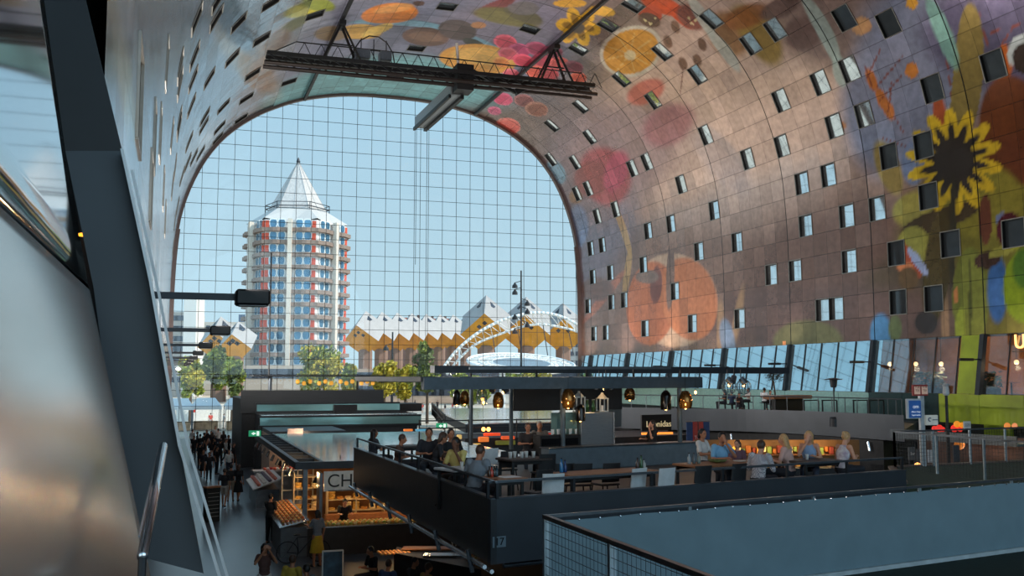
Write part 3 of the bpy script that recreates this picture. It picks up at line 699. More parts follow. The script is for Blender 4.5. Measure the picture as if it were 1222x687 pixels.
# ---- white station arch and its tilted disc
M_arch = mat('white_arch_steel', (228,226,222), .45, 0, var=.04)
ar = thing('station_arch', atD(630,450,182), 'large white tubular truss arch standing over the station', 'arch')
AP = [(530,437),(545,418),(566,400),(590,386),(615,377),(640,373),(665,376),(690,388),(715,410),(735,437)]
o1 = [atD(x, y, 182) for x, y in AP]; o2 = [atD(x+3, y+10+ (4 if 2<i<7 else 0), 186) for i, (x, y) in enumerate(AP)]
def dense(P, n=5): 
    q = catmull([tuple(p) + () for p in [(v.x, v.y) for v in P]], n); z = catmull([(v.z, 0) for v in P], n); return [Vector((a[0],a[1],b[0])) for a,b in zip(q,z)]
d1, d2 = dense(o1), dense(o2)
a1 = MB().path(d1, .27, 8); a1.build('chord', M_arch, ar, True); MB().path(d2, .22, 8).build('chord', M_arch, ar, True)
wb = MB()
for i in range(0, len(d1)-2, 2): wb.tube(d1[i], d2[i], .08, n=5); wb.tube(d1[i], d2[i+2], .07, n=5)
wb.build('web', M_arch, ar)
cb_ = MB()
for i in (8, 14, 20, 26, 32): cb_.tube(d2[i], atD(560+ (i-8)*5.2, 424, 180), .09, n=4)
cb_.build('hanger', M_dark, ar)
ds = thing('station_disc', atD(622,450,162), 'round white lattice roof disc hanging low under the arch', 'canopy')
dc = atD(622, 433, 162)
rgm = MB(); RX = 8.8; nrmv = Matrix.Rotation(math.radians(12), 3, 'X')
def dp(r, a): return dc + nrmv @ Vector((r*math.cos(a), r*math.sin(a)*.9, 0))
for rr, th_ in ((1,.26),(.8,.16),(.55,.14)):
    rgm.path([dp(RX*rr, 2*PI*i/36) for i in range(37)], th_, 6)
for i in range(36): rgm.tube(dp(RX, 2*PI*i/36), dp(RX*.55, 2*PI*(i+2)/36), .1, n=4); rgm.tube(dp(RX, 2*PI*i/36), dp(RX*.55, 2*PI*(i-2)/36), .1, n=4)
rgm.build('lattice_ring', M_arch, ds)
pan = MB().add([dp(RX*.55, 2*PI*i/24) for i in range(24)], [tuple(range(24))]); pan.build('centre_panel', mat('disc_panel', (120,132,140), .4), ds)
lg = MB()
for i in range(4): p = dp(RX*.5, i*PI/2+.6); lg.tube(p, (p.x,p.y,-.1), .2, n=6)
lg.build('column', M_arch, ds)
# ---- lamp masts
def mast(px, ytop, D, label, heads):
    b = atD(px, 450, D); t = thing('lamp_mast', (b.x,b.y,-.1), label, 'lamp'); zt = CZ+(450-ytop)/F*D
    MB().tube((b.x,b.y,-.1), (b.x,b.y,zt), .22, .12, 8).build('pole', M_black, t)
    for k, (yy, sx) in enumerate(heads):
        z = CZ+(450-yy)/F*D; h = MB(); e = Vector((b.x+sx*1.0, b.y, z)); h.tube((b.x,b.y,z+.3), e, .06, n=5); h.lathe((e.x,e.y,e.z-.8), [(.45,0),(.42,.35),(.15,.7),(.1,.85)], 8); h.build('spotlight', M_black, t)
mast(622, 322, 150, 'tall black lamp mast with several spotlights standing before the arch', [(337,-1),(345,-1),(358,1),(368,1),(375,-1),(384,1),(392,-1)])
mast(468, 396, 150, 'slim dark lamp mast in front of the ochre cube houses', [(412,-1)])
# ---- trees
def tree(px, ytop, ybot, wpx, D, cols, label, seed):
    rnd = random.Random(seed); b = atD(px, 450, D); t = thing('broadleaf_tree', (b.x,b.y,-.1), label, 'tree')
    zt = CZ+(450-ytop)/F*D; zb = max(1.5, CZ+(450-ybot)/F*D); R_ = wpx/2/F*D; zc = (zt+zb)/2; hz = (zt-zb)/2
    tk = MB().tube((b.x,b.y,-.1), (b.x,b.y,zc), .22, .12, 7)
    for k in range(5):
        a = k*1.3; tk.tube((b.x,b.y,zc-hz*.5), (b.x+R_*.5*math.cos(a), b.y+R_*.5*math.sin(a), zc+hz*.3*math.sin(k)), .09, .04, 5)
    tk.build('trunk', mat('tree_bark', (84,70,58), .9), t)
    cl = [(rnd.uniform(-.62,.62)*R_, rnd.uniform(-.62,.62)*R_, rnd.uniform(-.72,.72)*hz, rnd.uniform(.25,.42)*R_) for _ in range(22)]
    for ci, c in enumerate(cols):
        m = MB(); sub = cl[ci::len(cols)]
        for (x,y,z,r) in sub:
            f_ = max(.3, 1-abs(z/hz)*.5)
            for _ in range(150):
                u = Vector((rnd.gauss(0,1), rnd.gauss(0,1), rnd.gauss(0,1))).normalized()*r*rnd.uniform(.55,1.08)
                p = Vector((b.x+x*f_, b.y+y*f_, zc+z))+u; n_ = Vector((rnd.gauss(0,1), rnd.gauss(0,1), rnd.gauss(0,1)+.6)).normalized(); s_ = rnd.uniform(.16,.3)*max(1, D/110)
                ux = n_.orthogonal().normalized()*s_; uy = n_.cross(ux)
                m.add([p-ux, p-uy*.6, p+ux, p+uy*.6], [(0,1,2,3)])
        m.build('foliage', mat(c[0], c[1], .7, 0, var=.35, scale=1.5, rgb2=c[2]), t)
G1 = ('leaf_green', (104,122,44), (170,180,70)); G2 = ('leaf_dark', (66,84,40), (118,130,60)); Y1 = ('leaf_yellow_green', (168,160,40), (214,196,70))
tree(228, 424, 478, 40, 125, [G1,Y1], 'bushy light green tree at the far left beside the wall', 1)
tree(253, 410, 470, 42, 135, [G1,G2], 'olive green tree below the white cube house', 2)
tree(278, 425, 474, 34, 128, [G1,G2], 'round green tree left of the foot of the tower', 3)
tree(381, 412, 474, 66, 120, [Y1,G1], 'wide yellow green tree in front of the tower', 4)
tree(418, 432, 474, 24, 128, [Y1,G1], 'small yellowish tree at the right foot of the tower', 5)
tree(459, 430, 476, 36, 118, [Y1], 'small bright yellow tree before the brown pylons', 6)
tree(484, 432, 478, 32, 122, [Y1,G1], 'yellow green tree between the yellow tree and the tall green one', 7)
tree(510, 404, 474, 42, 128, [G2,G1], 'tall dark green tree before the cube houses', 8)
tree(560, 446, 480, 60, 120, [G1], 'low green tree seen under the bar canopy', 9)
tree(636, 444, 480, 50, 120, [G1,Y1], 'low green tree behind the bar canopy near the mast', 10)
tree(612, 425, 452, 26, 190, [G1], 'small green tree at the foot of the tall lamp mast', 11)
# ---- market tents on the square
for i, (x, D, lb) in enumerate([(214,110,'white market tent at the far left of the square'),(247,112,'white market tent second from the left'),(286,112,'white market tent nearest the dark block')]):
    p = atD(x, 450, D); z = 2.6; t = thing('market_tent', (p.x,p.y,-.1), lb, 'tent'); w_ = 1.6
    m = MB(); m.add([(p.x-w_,p.y-2,z),(p.x+w_,p.y-2,z),(p.x+w_,p.y+2,z),(p.x-w_,p.y+2,z),(p.x-w_*.6,p.y,z+.9),(p.x+w_*.6,p.y,z+.9)], [(0,1,5,4),(1,2,5),(2,3,4,5),(3,0,4)]); m.b2((p.x-w_,p.y-2.02,z-.35),(p.x+w_,p.y-1.98,z)); m.build('roof', M_white, t)
    for sx in (-1,1):
        for sy in (-1,1): MB().tube((p.x+sx*w_*.95,p.y+sy*1.9,-.1),(p.x+sx*w_*.95,p.y+sy*1.9,z),.04).build('pole', M_grey, t)
    m = MB().bevbox((p.x,p.y,.45), (2.6,1.2,.95)); m.build('stall_table', mat('tent_stall_table', (170,140,110), .7, var=.4, scale=2), t)
rw = atD(240, 450, 132)
ban = thing('stage_fence', (rw.x, rw.y, -.1), 'long white fence banner behind the tents', 'fence')
MB().b2((rw.x-3, rw.y, 0), (rw.x+5, rw.y+.1, 2.2)).build('panel', mat('white_banner', (226,222,214), .7, var=.15), ban)
MB().b2((rw.x-1.3, rw.y-.05, 1.2), (rw.x-.6, rw.y-.01, 1.9)).build('placard', mat('red_placard', (200,50,40), .6), ban)
# ================================================================ people
SK = {'l': mat('skin_light', (206,150,122), .55, 0, var=.06), 'm': mat('skin_tan', (176,118,88), .55, 0, var=.06), 'd': mat('skin_brown', (112,72,54), .55, 0, var=.06)}
HR = {'k': mat('hair_black', (26,22,22), .5, 0, var=.3, scale=30), 'b': mat('hair_brown', (70,48,36), .5, 0, var=.3, scale=30), 'y': mat('hair_blonde', (190,150,104), .5, 0, var=.25, scale=30), 'g': mat('hair_grey', (150,146,142), .5, 0, var=.2, scale=30)}
M_eye = mat('eye_dark', (30,24,22), .3); M_lip = mat('lip_red', (150,80,72), .5); M_shoe = mat('dark_shoe', (40,36,36), .5)
def capsule(mb, p0, p1, r0, r1, n=10):
    p0 = Vector(p0); p1 = Vector(p1); d = p1-p0
    if d.length < 1e-5: mb.ell(p0, r0, n, 6); return
    B = d.to_track_quat('Z','Y').to_matrix(); L = d.length; prof_ = []
    for i in range(5): a = -PI/2 + PI/2*i/4; prof_.append((max(1e-4, r0*math.cos(a)), r0*math.sin(a)))
    for i in range(5): a = PI/2*i/4; prof_.append((max(1e-4, r1*math.cos(a)), L + r1*math.sin(a)))
    mb.lathe(p0, prof_, n, axis=B)
def fuse(mb, name, m, parent, vox, smooth=4):
    """join overlapping volumes into ONE continuous skin"""
    me = bpy.data.meshes.new(name); me.from_pydata(mb.v, [], mb.f); me.update()
    tmp = bpy.data.objects.new('tmp', me); COL.objects.link(tmp)
    md = tmp.modifiers.new('r', 'REMESH'); md.mode = 'VOXEL'; md.voxel_size = vox; md.use_smooth_shade = True
    sm = tmp.modifiers.new('s', 'SMOOTH'); sm.iterations = smooth; sm.factor = .5
    dg = bpy.context.evaluated_depsgraph_get(); out = bpy.data.meshes.new_from_object(tmp.evaluated_get(dg))
    bpy.data.objects.remove(tmp); bpy.data.meshes.remove(me)
    out.materials.clear(); out.materials.append(m); out.name = name
    o = bpy.data.objects.new(name, out); COL.objects.link(o)
    o.parent = parent; o['wloc'] = parent['wloc']; return o
def hand(mb, w, dirv, side, curl=.5):
    d = Vector(dirv).normalized(); a = Vector((0,0,1)) if abs(d.z) < .8 else Vector((0,1,0))
    x = d.cross(a).normalized(); z = x.cross(d); w = Vector(w)
    capsule(mb, w, w+d*.075, .022, .03); capsule(mb, w+d*.02+x*.014, w+d*.08+x*.026, .018, .016); capsule(mb, w+d*.02-x*.014, w+d*.08-x*.026, .018, .016)
    for i, L in enumerate((.062,.072,.068,.052)):
        b = w + d*.085 + x*((i-1.5)*.02); k1 = b + (d*math.cos(curl*.5)-z*math.sin(curl*.5))*L*.55; k2 = k1 + (d*math.cos(curl*1.3)-z*math.sin(curl*1.3))*L*.5
        capsule(mb, b, k1, .0105, .0095, 7); capsule(mb, k1, k2, .0095, .0085, 7)
    t = w + d*.03 + x*side*.03; t1 = t + (d*.6+x*side*.8).normalized()*.038; capsule(mb, t, t1, .013, .011, 7); capsule(mb, t1, t1+(d-z*.3).normalized()*.03, .011, .009, 7)
def person(loc, rz, label, pose='stand', sex='m', shirt=(60,60,66), pants=(40,42,50), hair='k', hairlen=0, skin='m', sc=1.0, lean=0, turn=0, tilt=0, arms=None, sleeve='short', legs='long', vox=.013, group=None, seat=.45, pattern=None, name='person'):
    t = thing(name, (0,0,0), label, 'person', group)
    sit = pose.startswith('sit'); S = 1.0
    if sit: pel = Vector((0,0,seat+.09))
    else: pel = Vector((0,0,.95))
    R = Matrix.Rotation(math.radians(-lean), 3, 'X')
    def U(x, y, z): return pel + R @ Vector((x, y, z))
    wd = .185 if sex == 'm' else .16
    ch = U(0,.0,.30); ab = U(0,.0,.14); nk = U(0,-.01,.50); sh = {s: U(s*wd,-.01,.455) for s in (-1,1)}
    Rh = R @ Matrix.Rotation(math.radians(turn),3,'Z') @ Matrix.Rotation(math.radians(-tilt),3,'X')
    hd = nk + R @ Vector((0,.015,.03)) + (Rh @ Vector((0,.015,.125)))
    if sit:
        hip = {s: pel+Vector((s*.095,.04,-.02)) for s in (-1,1)}; kn = {s: Vector((s*.13,.47,seat+.07)) for s in (-1,1)}; an = {s: Vector((s*.12,.44,.08)) for s in (-1,1)}; to = {s: Vector((s*.13,.6,.04)) for s in (-1,1)}
    elif pose == 'walk':
        hip = {s: pel+Vector((s*.09,0,-.03)) for s in (-1,1)}; kn = {-1: Vector((-.09,.16,.51)), 1: Vector((.09,-.02,.5))}; an = {-1: Vector((-.09,.2,.09)), 1: Vector((.09,-.3,.14))}; to = {-1: Vector((-.1,.38,.05)), 1: Vector((.1,-.15,.05))}
    else:
        hip = {s: pel+Vector((s*.09,0,-.03)) for s in (-1,1)}; kn = {s: Vector((s*.1,.02,.5)) for s in (-1,1)}; an = {s: Vector((s*.11,-.01,.08)) for s in (-1,1)}; to = {s: Vector((s*.13,.15,.04)) for s in (-1,1)}
    if arms is None: arms = 'table' if sit else 'down'
    el = {}; wr = {}; hdv = {}
    for s in (-1,1):
        k = arms if isinstance(arms, str) else arms[0 if s < 0 else 1]
        if k == 'down': el[s] = sh[s]+Vector((s*.06,-.03,-.28)); wr[s] = el[s]+Vector((s*.0,.09,-.23)); hdv[s] = Vector((0,.25,-1))
        elif k == 'table': el[s] = sh[s]+R@Vector((s*.08,.1,-.25)); wr[s] = Vector((s*.1, el[s].y+.22, seat+.32)); hdv[s] = wr[s]-el[s]
        elif k == 'face': el[s] = sh[s]+Vector((s*.05,.17,-.2)); wr[s] = hd+Rh@Vector((s*.05,.13,-.12)); hdv[s] = Vector((-s*.3,-.1,1))
        elif k == 'up': el[s] = sh[s]+Vector((s*.12,.08,.12)); wr[s] = el[s]+Vector((s*.02,.05,.24)); hdv[s] = Vector((0,.1,1))
        elif k == 'fwd': el[s] = sh[s]+Vector((s*.04,.14,-.22)); wr[s] = el[s]+Vector((-s*.04,.24,.04)); hdv[s] = Vector((0,1,.1))
        elif k == 'photo': el[s] = sh[s]+Vector((s*.1,.2,-.14)); wr[s] = hd+Vector((s*.06,.3,-.02)); hdv[s] = Vector((-s*.4,.3,1))
        elif k == 'akimbo': el[s] = sh[s]+Vector((s*.2,-.08,-.22)); wr[s] = pel+Vector((s*.14,.02,.06)); hdv[s] = Vector((-s,.2,-.5))
    b = MB()
    tq = 1.0 if sex == 'm' else .92
    Bm = R
    b.ell(pel, (.15*tq,.105,.12), 12, 8, Bm); b.ell(ab, (.135*tq,.095,.16), 12, 8, Bm); b.ell(ch, (.165*tq,.11,.17), 12, 8, Bm)
    for s in (-1,1): b.ell(sh[s]+R@Vector((-s*.02,0,-.01)), (.065,.06,.06), 10, 6)
    b.ell(U(0,-.01,.44), (.13*tq,.07,.06), 10, 6, Bm)
    capsule(b, U(0,-.01,.42), hd-Rh@Vector((0,.01,.04)), .058, .05)
    b.ell(hd, (.073,.092,.108), 14, 10, Rh); b.ell(hd+Rh@Vector((0,.03,-.055)), (.055,.062,.06), 10, 7, Rh)
    capsule(b, hd+Rh@Vector((0,.088,.01)), hd+Rh@Vector((0,.112,-.022)), .011, .016, 7)
    for s in (-1,1): b.ell(hd+Rh@Vector((s*.075,-.005,-.01)), (.012,.02,.03), 7, 5, Rh); b.ell(hd+Rh@Vector((s*.03,.083,.022)), (.022,.012,.009), 7, 5, Rh)
    b.ell(hd+Rh@Vector((0,.086,-.06)), (.026,.014,.012), 8, 5, Rh)
    for s in (-1,1):
        capsule(b, sh[s], el[s], .05*tq, .038*tq); capsule(b, el[s], wr[s], .039*tq, .025); hand(b, wr[s], hdv[s], -s)
        capsule(b, hip[s], kn[s], .085, .055); capsule(b, kn[s], kn[s].lerp(an[s],.35), .052, .055); capsule(b, kn[s].lerp(an[s],.35), an[s], .055, .036)
        capsule(b, an[s]-Vector((0,.03,.03)), to[s], .036, .03)
    body = fuse(b, 'body', SK[skin], t, vox)
    # clothes
    c = MB(); g = .014
    c.ell(ab, (.135*tq+g,.095+g,.17), 12, 8, Bm); c.ell(ch, (.165*tq+g,.11+g,.175), 12, 8, Bm); c.ell(pel+R@Vector((0,0,.02)), (.15*tq+g,.105+g,.11), 12, 8, Bm)
    c.ell(U(0,-.01,.44), (.135*tq,.075,.06), 10, 6, Bm)
    if sleeve != 'none':
        for s in (-1,1):
            c.ell(sh[s]+R@Vector((-s*.02,0,-.01)), .078, 10, 6)
            e = el[s] if sleeve == 'long' else sh[s].lerp(el[s], .72)
            capsule(c, sh[s], e, .062*tq, .056*tq if sleeve != 'long' else .052)
            if sleeve == 'long': capsule(c, el[s], el[s].lerp(wr[s],.92), .052, .037)
    sm_ = mat('shirt_%d_%d_%d' % shirt, shirt, .8, 0, var=.12, scale=5, bump=.15, bscale=9) if not pattern else pattern
    fuse(c, 'shirt', sm_, t, vox*1.15, 3)
    p = MB(); g = .012
    pm = mat('cloth_%d_%d_%d' % pants, pants, .8, 0, var=.15, scale=5, bump=.1, bscale=9)
    p.ell(pel-Vector((0,0,.01)), (.15*tq+g,.105+g,.12), 12, 8, Bm)
    if legs == 'skirt':
        if sit:
            capsule(p, pel+Vector((0,.06,-.02)), Vector((0,.42,seat+.06)), .15, .16)
        else: p.lathe(pel+Vector((0,0,-.52)), [(.001,0),(.24,0),(.2,.25),(.15,.5),(.001,.52)], 14, (1,.8))
    else:
        for s in (-1,1):
            capsule(p, hip[s], kn[s] if legs == 'long' else hip[s].lerp(kn[s],.85), .1, .078)
            if legs == 'long': capsule(p, kn[s], kn[s].lerp(an[s],.92), .068, .055)
    fuse(p, 'skirt' if legs == 'skirt' else ('shorts' if legs == 'short' else 'trousers'), pm, t, vox*1.15, 3)
    h = MB(); h.ell(hd+Rh@Vector((0,-.018,.022)), (.085,.095,.106), 14, 10, Rh)
    if hairlen > 0:
        for s in (-1,0,1): capsule(h, hd+Rh@Vector((s*.045,-.045,.02)), hd+Rh@Vector((s*.06,-.06,0))+R@Vector((0,-.01,-hairlen)), .055, .035)
    if hairlen < 0: h.ell(hd+Rh@Vector((0,-.09,.07)), .045, 8, 6)
    fuse(h, 'hair', HR[hair], t, .014, 3)
    for s in (-1,1):
        MB().ell(hd+Rh@Vector((s*.031,.0885,.01)), (.012,.006,.006), 7, 5, Rh).build('eye', M_eye, t)
        MB().ell((to[s]+an[s])/2-Vector((0,.0,.025)), (.048,.135,.045), 10, 6, Matrix.Rotation(0,3,'Z')).build('shoe', M_shoe, t, True)
    MB().ell(hd+Rh@Vector((0,.098,-.061)), (.022,.005,.006), 7, 5, Rh).build('mouth', M_lip, t)
    t.location = loc; t.rotation_euler = (0,0,rz); t.scale = (sc,sc,sc)
    return t
def face_cam(p, off=0): return math.atan2(-p[1], -p[0]) - PI/2 + math.radians(off)
# ================================================================ near left: cladding sheets, raking beam, handrail
def sheet(name, rows, m, label, thick=.03):
    """curved metal sheet through a grid of points"""
    nr, nc = len(rows), len(rows[0]); mb = MB()
    back = Vector((-1,0.1,0)).normalized()*thick
    vs = [p for r_ in rows for p in r_]; n = len(vs); vs2 = [p+back for p in vs]
    fs = []
    for i in range(nr-1):
        for j in range(nc-1): a = i*nc+j; fs += [(a,a+1,a+nc+1,a+nc), (n+a,n+a+nc,n+a+nc+1,n+a+1)]
    rim = [j for j in range(nc)]+[i*nc+nc-1 for i in range(1,nr)]+[(nr-1)*nc+j for j in range(nc-2,-1,-1)]+[i*nc for i in range(nr-2,0,-1)]
    for k in range(len(rim)): a, b = rim[k], rim[(k+1)%len(rim)]; fs.append((b,a,n+a,n+b))
    mb.add(vs+vs2, fs); return mb.build(name, m, None, True)
def metal_sheet(name, rgb, rough, bump, bs, rgb2):
    return mat(name, rgb, rough, .9, var=.1, scale=.7, bump=bump, bscale=bs, rgb2=rgb2, stretch=(.6,.6,.6) if rough < .2 else (.5,.5,3))
def lerp_grid(TL, TR_, BL, BR, nr=14, nc=14, bulge=0):
    out = []
    for i in range(nr):
        v = i/(nr-1); r_ = []
        for j in range(nc):
            u = j/(nc-1); p = TL.lerp(TR_, u).lerp(BL.lerp(BR, u), v)
            p = p + Vector((1,-.5,0))*bulge*math.sin(PI*v)*math.sin(PI*u); r_.append(p)
        out.append(r_)
    return out
XP = -.72
TLp = Vector((XP, 2.4, 8.6)); TRp = atX(41, -60, XP); BRp = atX(106, 340, XP); BLp = atX(-130, 117, XP)
up_ = sheet('cladding_sheet', lerp_grid(TLp, TRp, BLp, BRp, 8, 8, 0), metal_sheet('polished_blue_sheet', (190,198,204), .07, .03, 1.5, (184,198,206)), '')
tag(up_, 'flat polished wall sheet at upper left mirroring the sky and glass grid', 'wall panel')
TL2 = atX(-130, 125, -.42); TR2 = atY(107, 346, 4.15)
BL2 = atX(-260, 900, -.42); BR2 = atY(204, 800, 3.3)
lo_ = sheet('cladding_sheet', lerp_grid(TL2, TR2, BL2, BR2, 26, 26, .03), metal_sheet('brushed_sheet_painted_sheen', (214,200,186), .21, .22, .8, (240,232,224)), '')  # pale and bronze noise bands in the colour stand in for reflections
tag(lo_, 'bulging brushed metal sheet with painted bronze sheen at lower left, nearest the viewer', 'wall panel')
# raking beam
YB = 4.4
bt = thing('raking_beam', atY(215, 670, YB), 'wide dark raking steel beam between the metal sheets and the hall', 'beam')
def q(x, y, Y): return atY(x, y, Y)
mb = MB(); Lft = [(44,-60),(78,180),(112,345),(135,520),(160,662)]; Rgt = [(88,-60),(146,180),(180,337),(214,530),(243,684)]
for i in range(4):
    A, B, C_, D_ = q(*Lft[i],YB), q(*Rgt[i],YB), q(*Rgt[i+1],YB), q(*Lft[i+1],YB)
    mb.cur = 1 if i == 0 else 0; mb.prism([A,B,C_,D_], (0,.16,0))
mb.build('web', [mat('anthracite_beam_paint', (60,65,70), .45, .3, var=.12, scale=1.5), mat('black_beam_paint', (26,27,30), .5, .2)], bt)
fl2 = MB()
R2 = [(146,180),(180,337),(214,530),(262,687),(300,800)]
for i in range(4): fl2.bar(q(*R2[i],YB-.05), q(*R2[i+1],YB-.05), .012, .1, up=(0,1,0))
fl2.build('flange', mat('bright_beam_edge', (186,188,190), .4, .4), bt)
f3 = MB(); R3 = [(158,205),(190,352),(224,530),(275,700)]
for i in range(3): f3.bar(q(*R3[i],YB+.25), q(*R3[i+1],YB+.25), .012, .1, up=(0,1,0))
f3.build('flange', mat('bright_beam_edge', (186,188,190), .4, .4), bt)
sd = MB(); L2 = [(48,-60),(79,180),(106,345),(128,470),(139,560)]; R2_ = [(90,-60),(100,180),(118,345),(140,470),(150,560)]
for i in range(4): sd.prism([q(*L2[i],YB+.3), q(*R2_[i],YB+.3), q(*R2_[i+1],YB+.3), q(*L2[i+1],YB+.3)], (0,.04,0))
sd.build('side_plate', M_black, bt)
for i, (x, y, lb) in enumerate([(103,282,'amber disc light glimpsed left of the raking beam, upper one'),(119,316,'amber disc light glimpsed left of the raking beam, lower one')]):
    p = q(x,y,YB+.2); t = MB().lathe(p, [(.001,0),(.03,0),(.032,.012),(.001,.02)], 14, (1,.5)).build('ceiling_spot', mat('amber_lamp_glow', (255,170,50), .5, 0, emit=2.2), None, loc=p); tag(t, lb, 'lamp')
# bright handrail
hp = thing('handrail', atY(170,760,2.7), 'bright round metal handrail rising beside the raking beam', 'handrail')
MB().tube(atY(195,532,3.6), atY(170,664,2.7), .014, n=14).build('rail', mat('polished_rail', (214,216,220), .12, .95), hp, True)
MB().tube(atY(189,536,3.65), atY(166,640,2.75), .003, n=8).build('glass_edge', M_silver, hp)
MB().tube(atY(170,664,2.7), atY(166,760,2.7), .01, n=8).build('bracket', M_dark, hp)
# arms with light boxes along both walls
for k in range(8):
    Y = 10.2+.95 if k == 0 else 10.2+9*k
    names_ = ['nearest','second','third','fourth','fifth','sixth','seventh','eighth']
    Xt = .96; z = 6.66
    t = thing('arm_light', (-.6, Y, z), 'dark wall arm with box light on the left wall, %s in the row' % names_[k], 'lamp', 'box lights on arms along the left wall')
    light('AREA', (.5, Y, z+.2), VAULT_FILL*(.2,.2,.5,.9,1.1,1.2,1.2,1.2)[k], (1,.92,.84), rot=Vector((-.75,0,-1)).to_track_quat('-Z','Y').to_euler() if False else Vector((.7,.15,1)).to_track_quat('-Z','Y').to_euler()).data.size = .4  # area fill added above each arm to brighten the vault; box lens stays off
    MB().b2((-.59, Y-.04, z-.03), (Xt-.35, Y+.04, z+.04)).build('arm', M_dark, t)
    MB().bevbox((Xt-.18, Y, z), (.36,.3,.17), b=.02).build('lamp_box', M_black, t)
    MB().b2((Xt-.32, Y-.12, z-.092), (Xt-.04, Y+.12, z-.086)).build('lens', mat('lamp_lens_off', (120,124,128), .2), t)
for k in range(-2, 5):
    Y = YSEAM + 9*k; nm = {-2:'nearest',-1:'second',0:'third',1:'fourth',2:'fifth',3:'sixth',4:'seventh'}[k]
    z = 6.75; t = thing('arm_light', (41.5, Y, z), 'box light on a wall arm over the right glazing, %s in the row' % nm, 'lamp', 'box lights on arms along the right wall')
    light('AREA', (40.0, Y, z+.2), VAULT_FILL*.5*(.1,.2,.5,.8,1,1,1)[k+2], (1,.92,.84), rot=Vector((-.7,.15,1)).to_track_quat('-Z','Y').to_euler()).data.size = .4  # same added fill along the right wall, aimed up at the vault
    MB().b2((40.5, Y-.04, z-.03), (41.5, Y+.04, z+.04)).build('arm', M_dark, t)
    MB().bevbox((40.2, Y, z), (.9,.3,.15), b=.02).build('lamp_box', M_black, t)
    MB().b2((39.8, Y-.12, z-.082), (40.6, Y+.12, z-.076)).build('lens', mat('lamp_lens_off', (120,124,128), .2), t)
# ---------------------------------------------------------------- gantry bridge under the vault
YG = 76.0
gb = thing('gantry_bridge', atY(510, 90, YG), 'black steel gantry bridge spanning under the painted vault', 'bridge')
a = atY(318, 66, YG); b = atY(706, 66, YG); z1 = a.z+.05; z2 = z1-.75; XA, XB = a.x, b.x
for (z, y0) in ((z1,YG-.6),(z1,YG+.6)): MB().b2((XA,y0-.16,z-.16),(XB,y0+.16,z+.14)).build('chord', M_black, gb)
for y0 in (YG-.6, YG+.6): MB().tube((XA-.2,y0,z2),(XB+.2,y0,z2),.17,n=8).build('chord', mat('dark_brown_tube', (48,42,40), .4, .5), gb)
m = MB(); n_ = 22
for i in range(n_):
    x0 = XA+(XB-XA)*i/n_; x1 = XA+(XB-XA)*(i+1)/n_
    for y0 in (YG-.6, YG+.6): m.bar((x0,y0,z1),(x1,y0,z2),.08,.08)
    m.bar((x0,YG-.6,z1),(x0,YG+.6,z1),.08,.08)
m.build('lacing', M_black, gb)
m = MB(); H_ = 1.25
m.bar((XA+2.2,YG,z1+H_),(XA+10.5,YG,z1+H_),.08,.08); m.bar((XA+10.5,YG,z1+H_),(XB-1,YG,z1+H_*.9),.08,.08)
for i in range(20):
    x0 = XA+2.2+i*1.28; m.bar((x0,YG,z1),(x0+.64,YG,z1+H_),.05,.05); m.bar((x0+.64,YG,z1+H_),(x0+1.28,YG,z1),.05,.05)
m.bar((XA,YG,z1),(XA+2.2,YG,z1+H_),.07,.07)
m.build('guard_rail', M_black, gb)
def vault_z(X): return float(np.interp(abs(X-XC), [p[0] for p in HALF][::-1], [p[1] for p in HALF][::-1]))
for X, nm in ((11.6,'left'),(29.4,'right')):
    zt = vault_z(X)-.25
    r_ = MB().b2((X-.12,30,zt-.16),(X+.12,99.4,zt+.12)).build('ceiling_rail', M_black); tag(r_, 'long black track fixed along the %s part of the painted vault' % nm, 'track')
    h = MB()
    for dx in (-1.4, 1.4):
        for dy in (-.7,.7): h.bar((X+dx,YG+dy,z1+.1),(X,YG+dy*.4,zt-.2),.16,.16)
    h.bar((X-.9,YG,z1+1.4),(X+.9,YG,z1+1.4),.1,.1); h.box((X,YG,zt-.35),(.5,1.6,.35)); h.build('hanger', M_black, gb)
# service cage on the bridge
m = MB(); cx = atY(446, 60, YG).x
for a_ in range(8):
    an_ = PI*a_/7; m.tube((cx-1.7*math.cos(an_),YG,z1+.2+2.2*math.sin(an_)),(cx-1.7*math.cos(an_+PI/7) if a_<7 else cx+1.7,YG,z1+.2+2.2*math.sin(min(PI,an_+PI/7))),.05,n=5)
for dx in (-1,0,1): m.tube((cx+dx,YG,z1),(cx+dx,YG,z1+2.1),.04,n=5)
m.tube((cx-1.6,YG,z1+1.2),(cx+1.6,YG,z1+1.2),.04,n=5); m.build('cage', M_black, gb)
MB().bevbox((cx-.9,YG,z1+.75),(1.1,1,.7)).build('winch', M_grey, gb); MB().bevbox((cx+.9,YG,z1+.75),(.9,1,.7)).build('winch', M_grey, gb)
# hanging cradle
p0 = atY(550, 92, YG+.2)
cr_ = thing('maintenance_cradle', p0, 'long grey maintenance cradle hanging below the gantry bridge', 'cradle')
zt = p0.z; zb = zt-1.3
MB().b2((p0.x-.5,YG-.5,zt-1.2),(p0.x+.9,YG+1.2,zt+.9)).build('cabin', M_black, cr_)
m = MB(); m.bar((p0.x-.2,YG+1,zb+.5),(p0.x-.4,YG+13,zb+.6),.9,1.0); m.build('platform_side', mat('grey_cradle_panel',(120,126,130),.4,.5), cr_)
m = MB(); m.bar((p0.x+.35,YG+1,zb-.1),(p0.x+.15,YG+13,zb),.3,.3); m.bar((p0.x-.7,YG+1,zb-.1),(p0.x-.9,YG+13,zb),.2,.3); m.build('bottom_beam', M_black, cr_)
m = MB(); m.tube((p0.x,YG+.8,zt+.5),(p0.x-.2,YG+.8,zt+3),.12,n=6); m.build('striped_hose', mat('pale_hose',(200,196,190),.5), cr_)
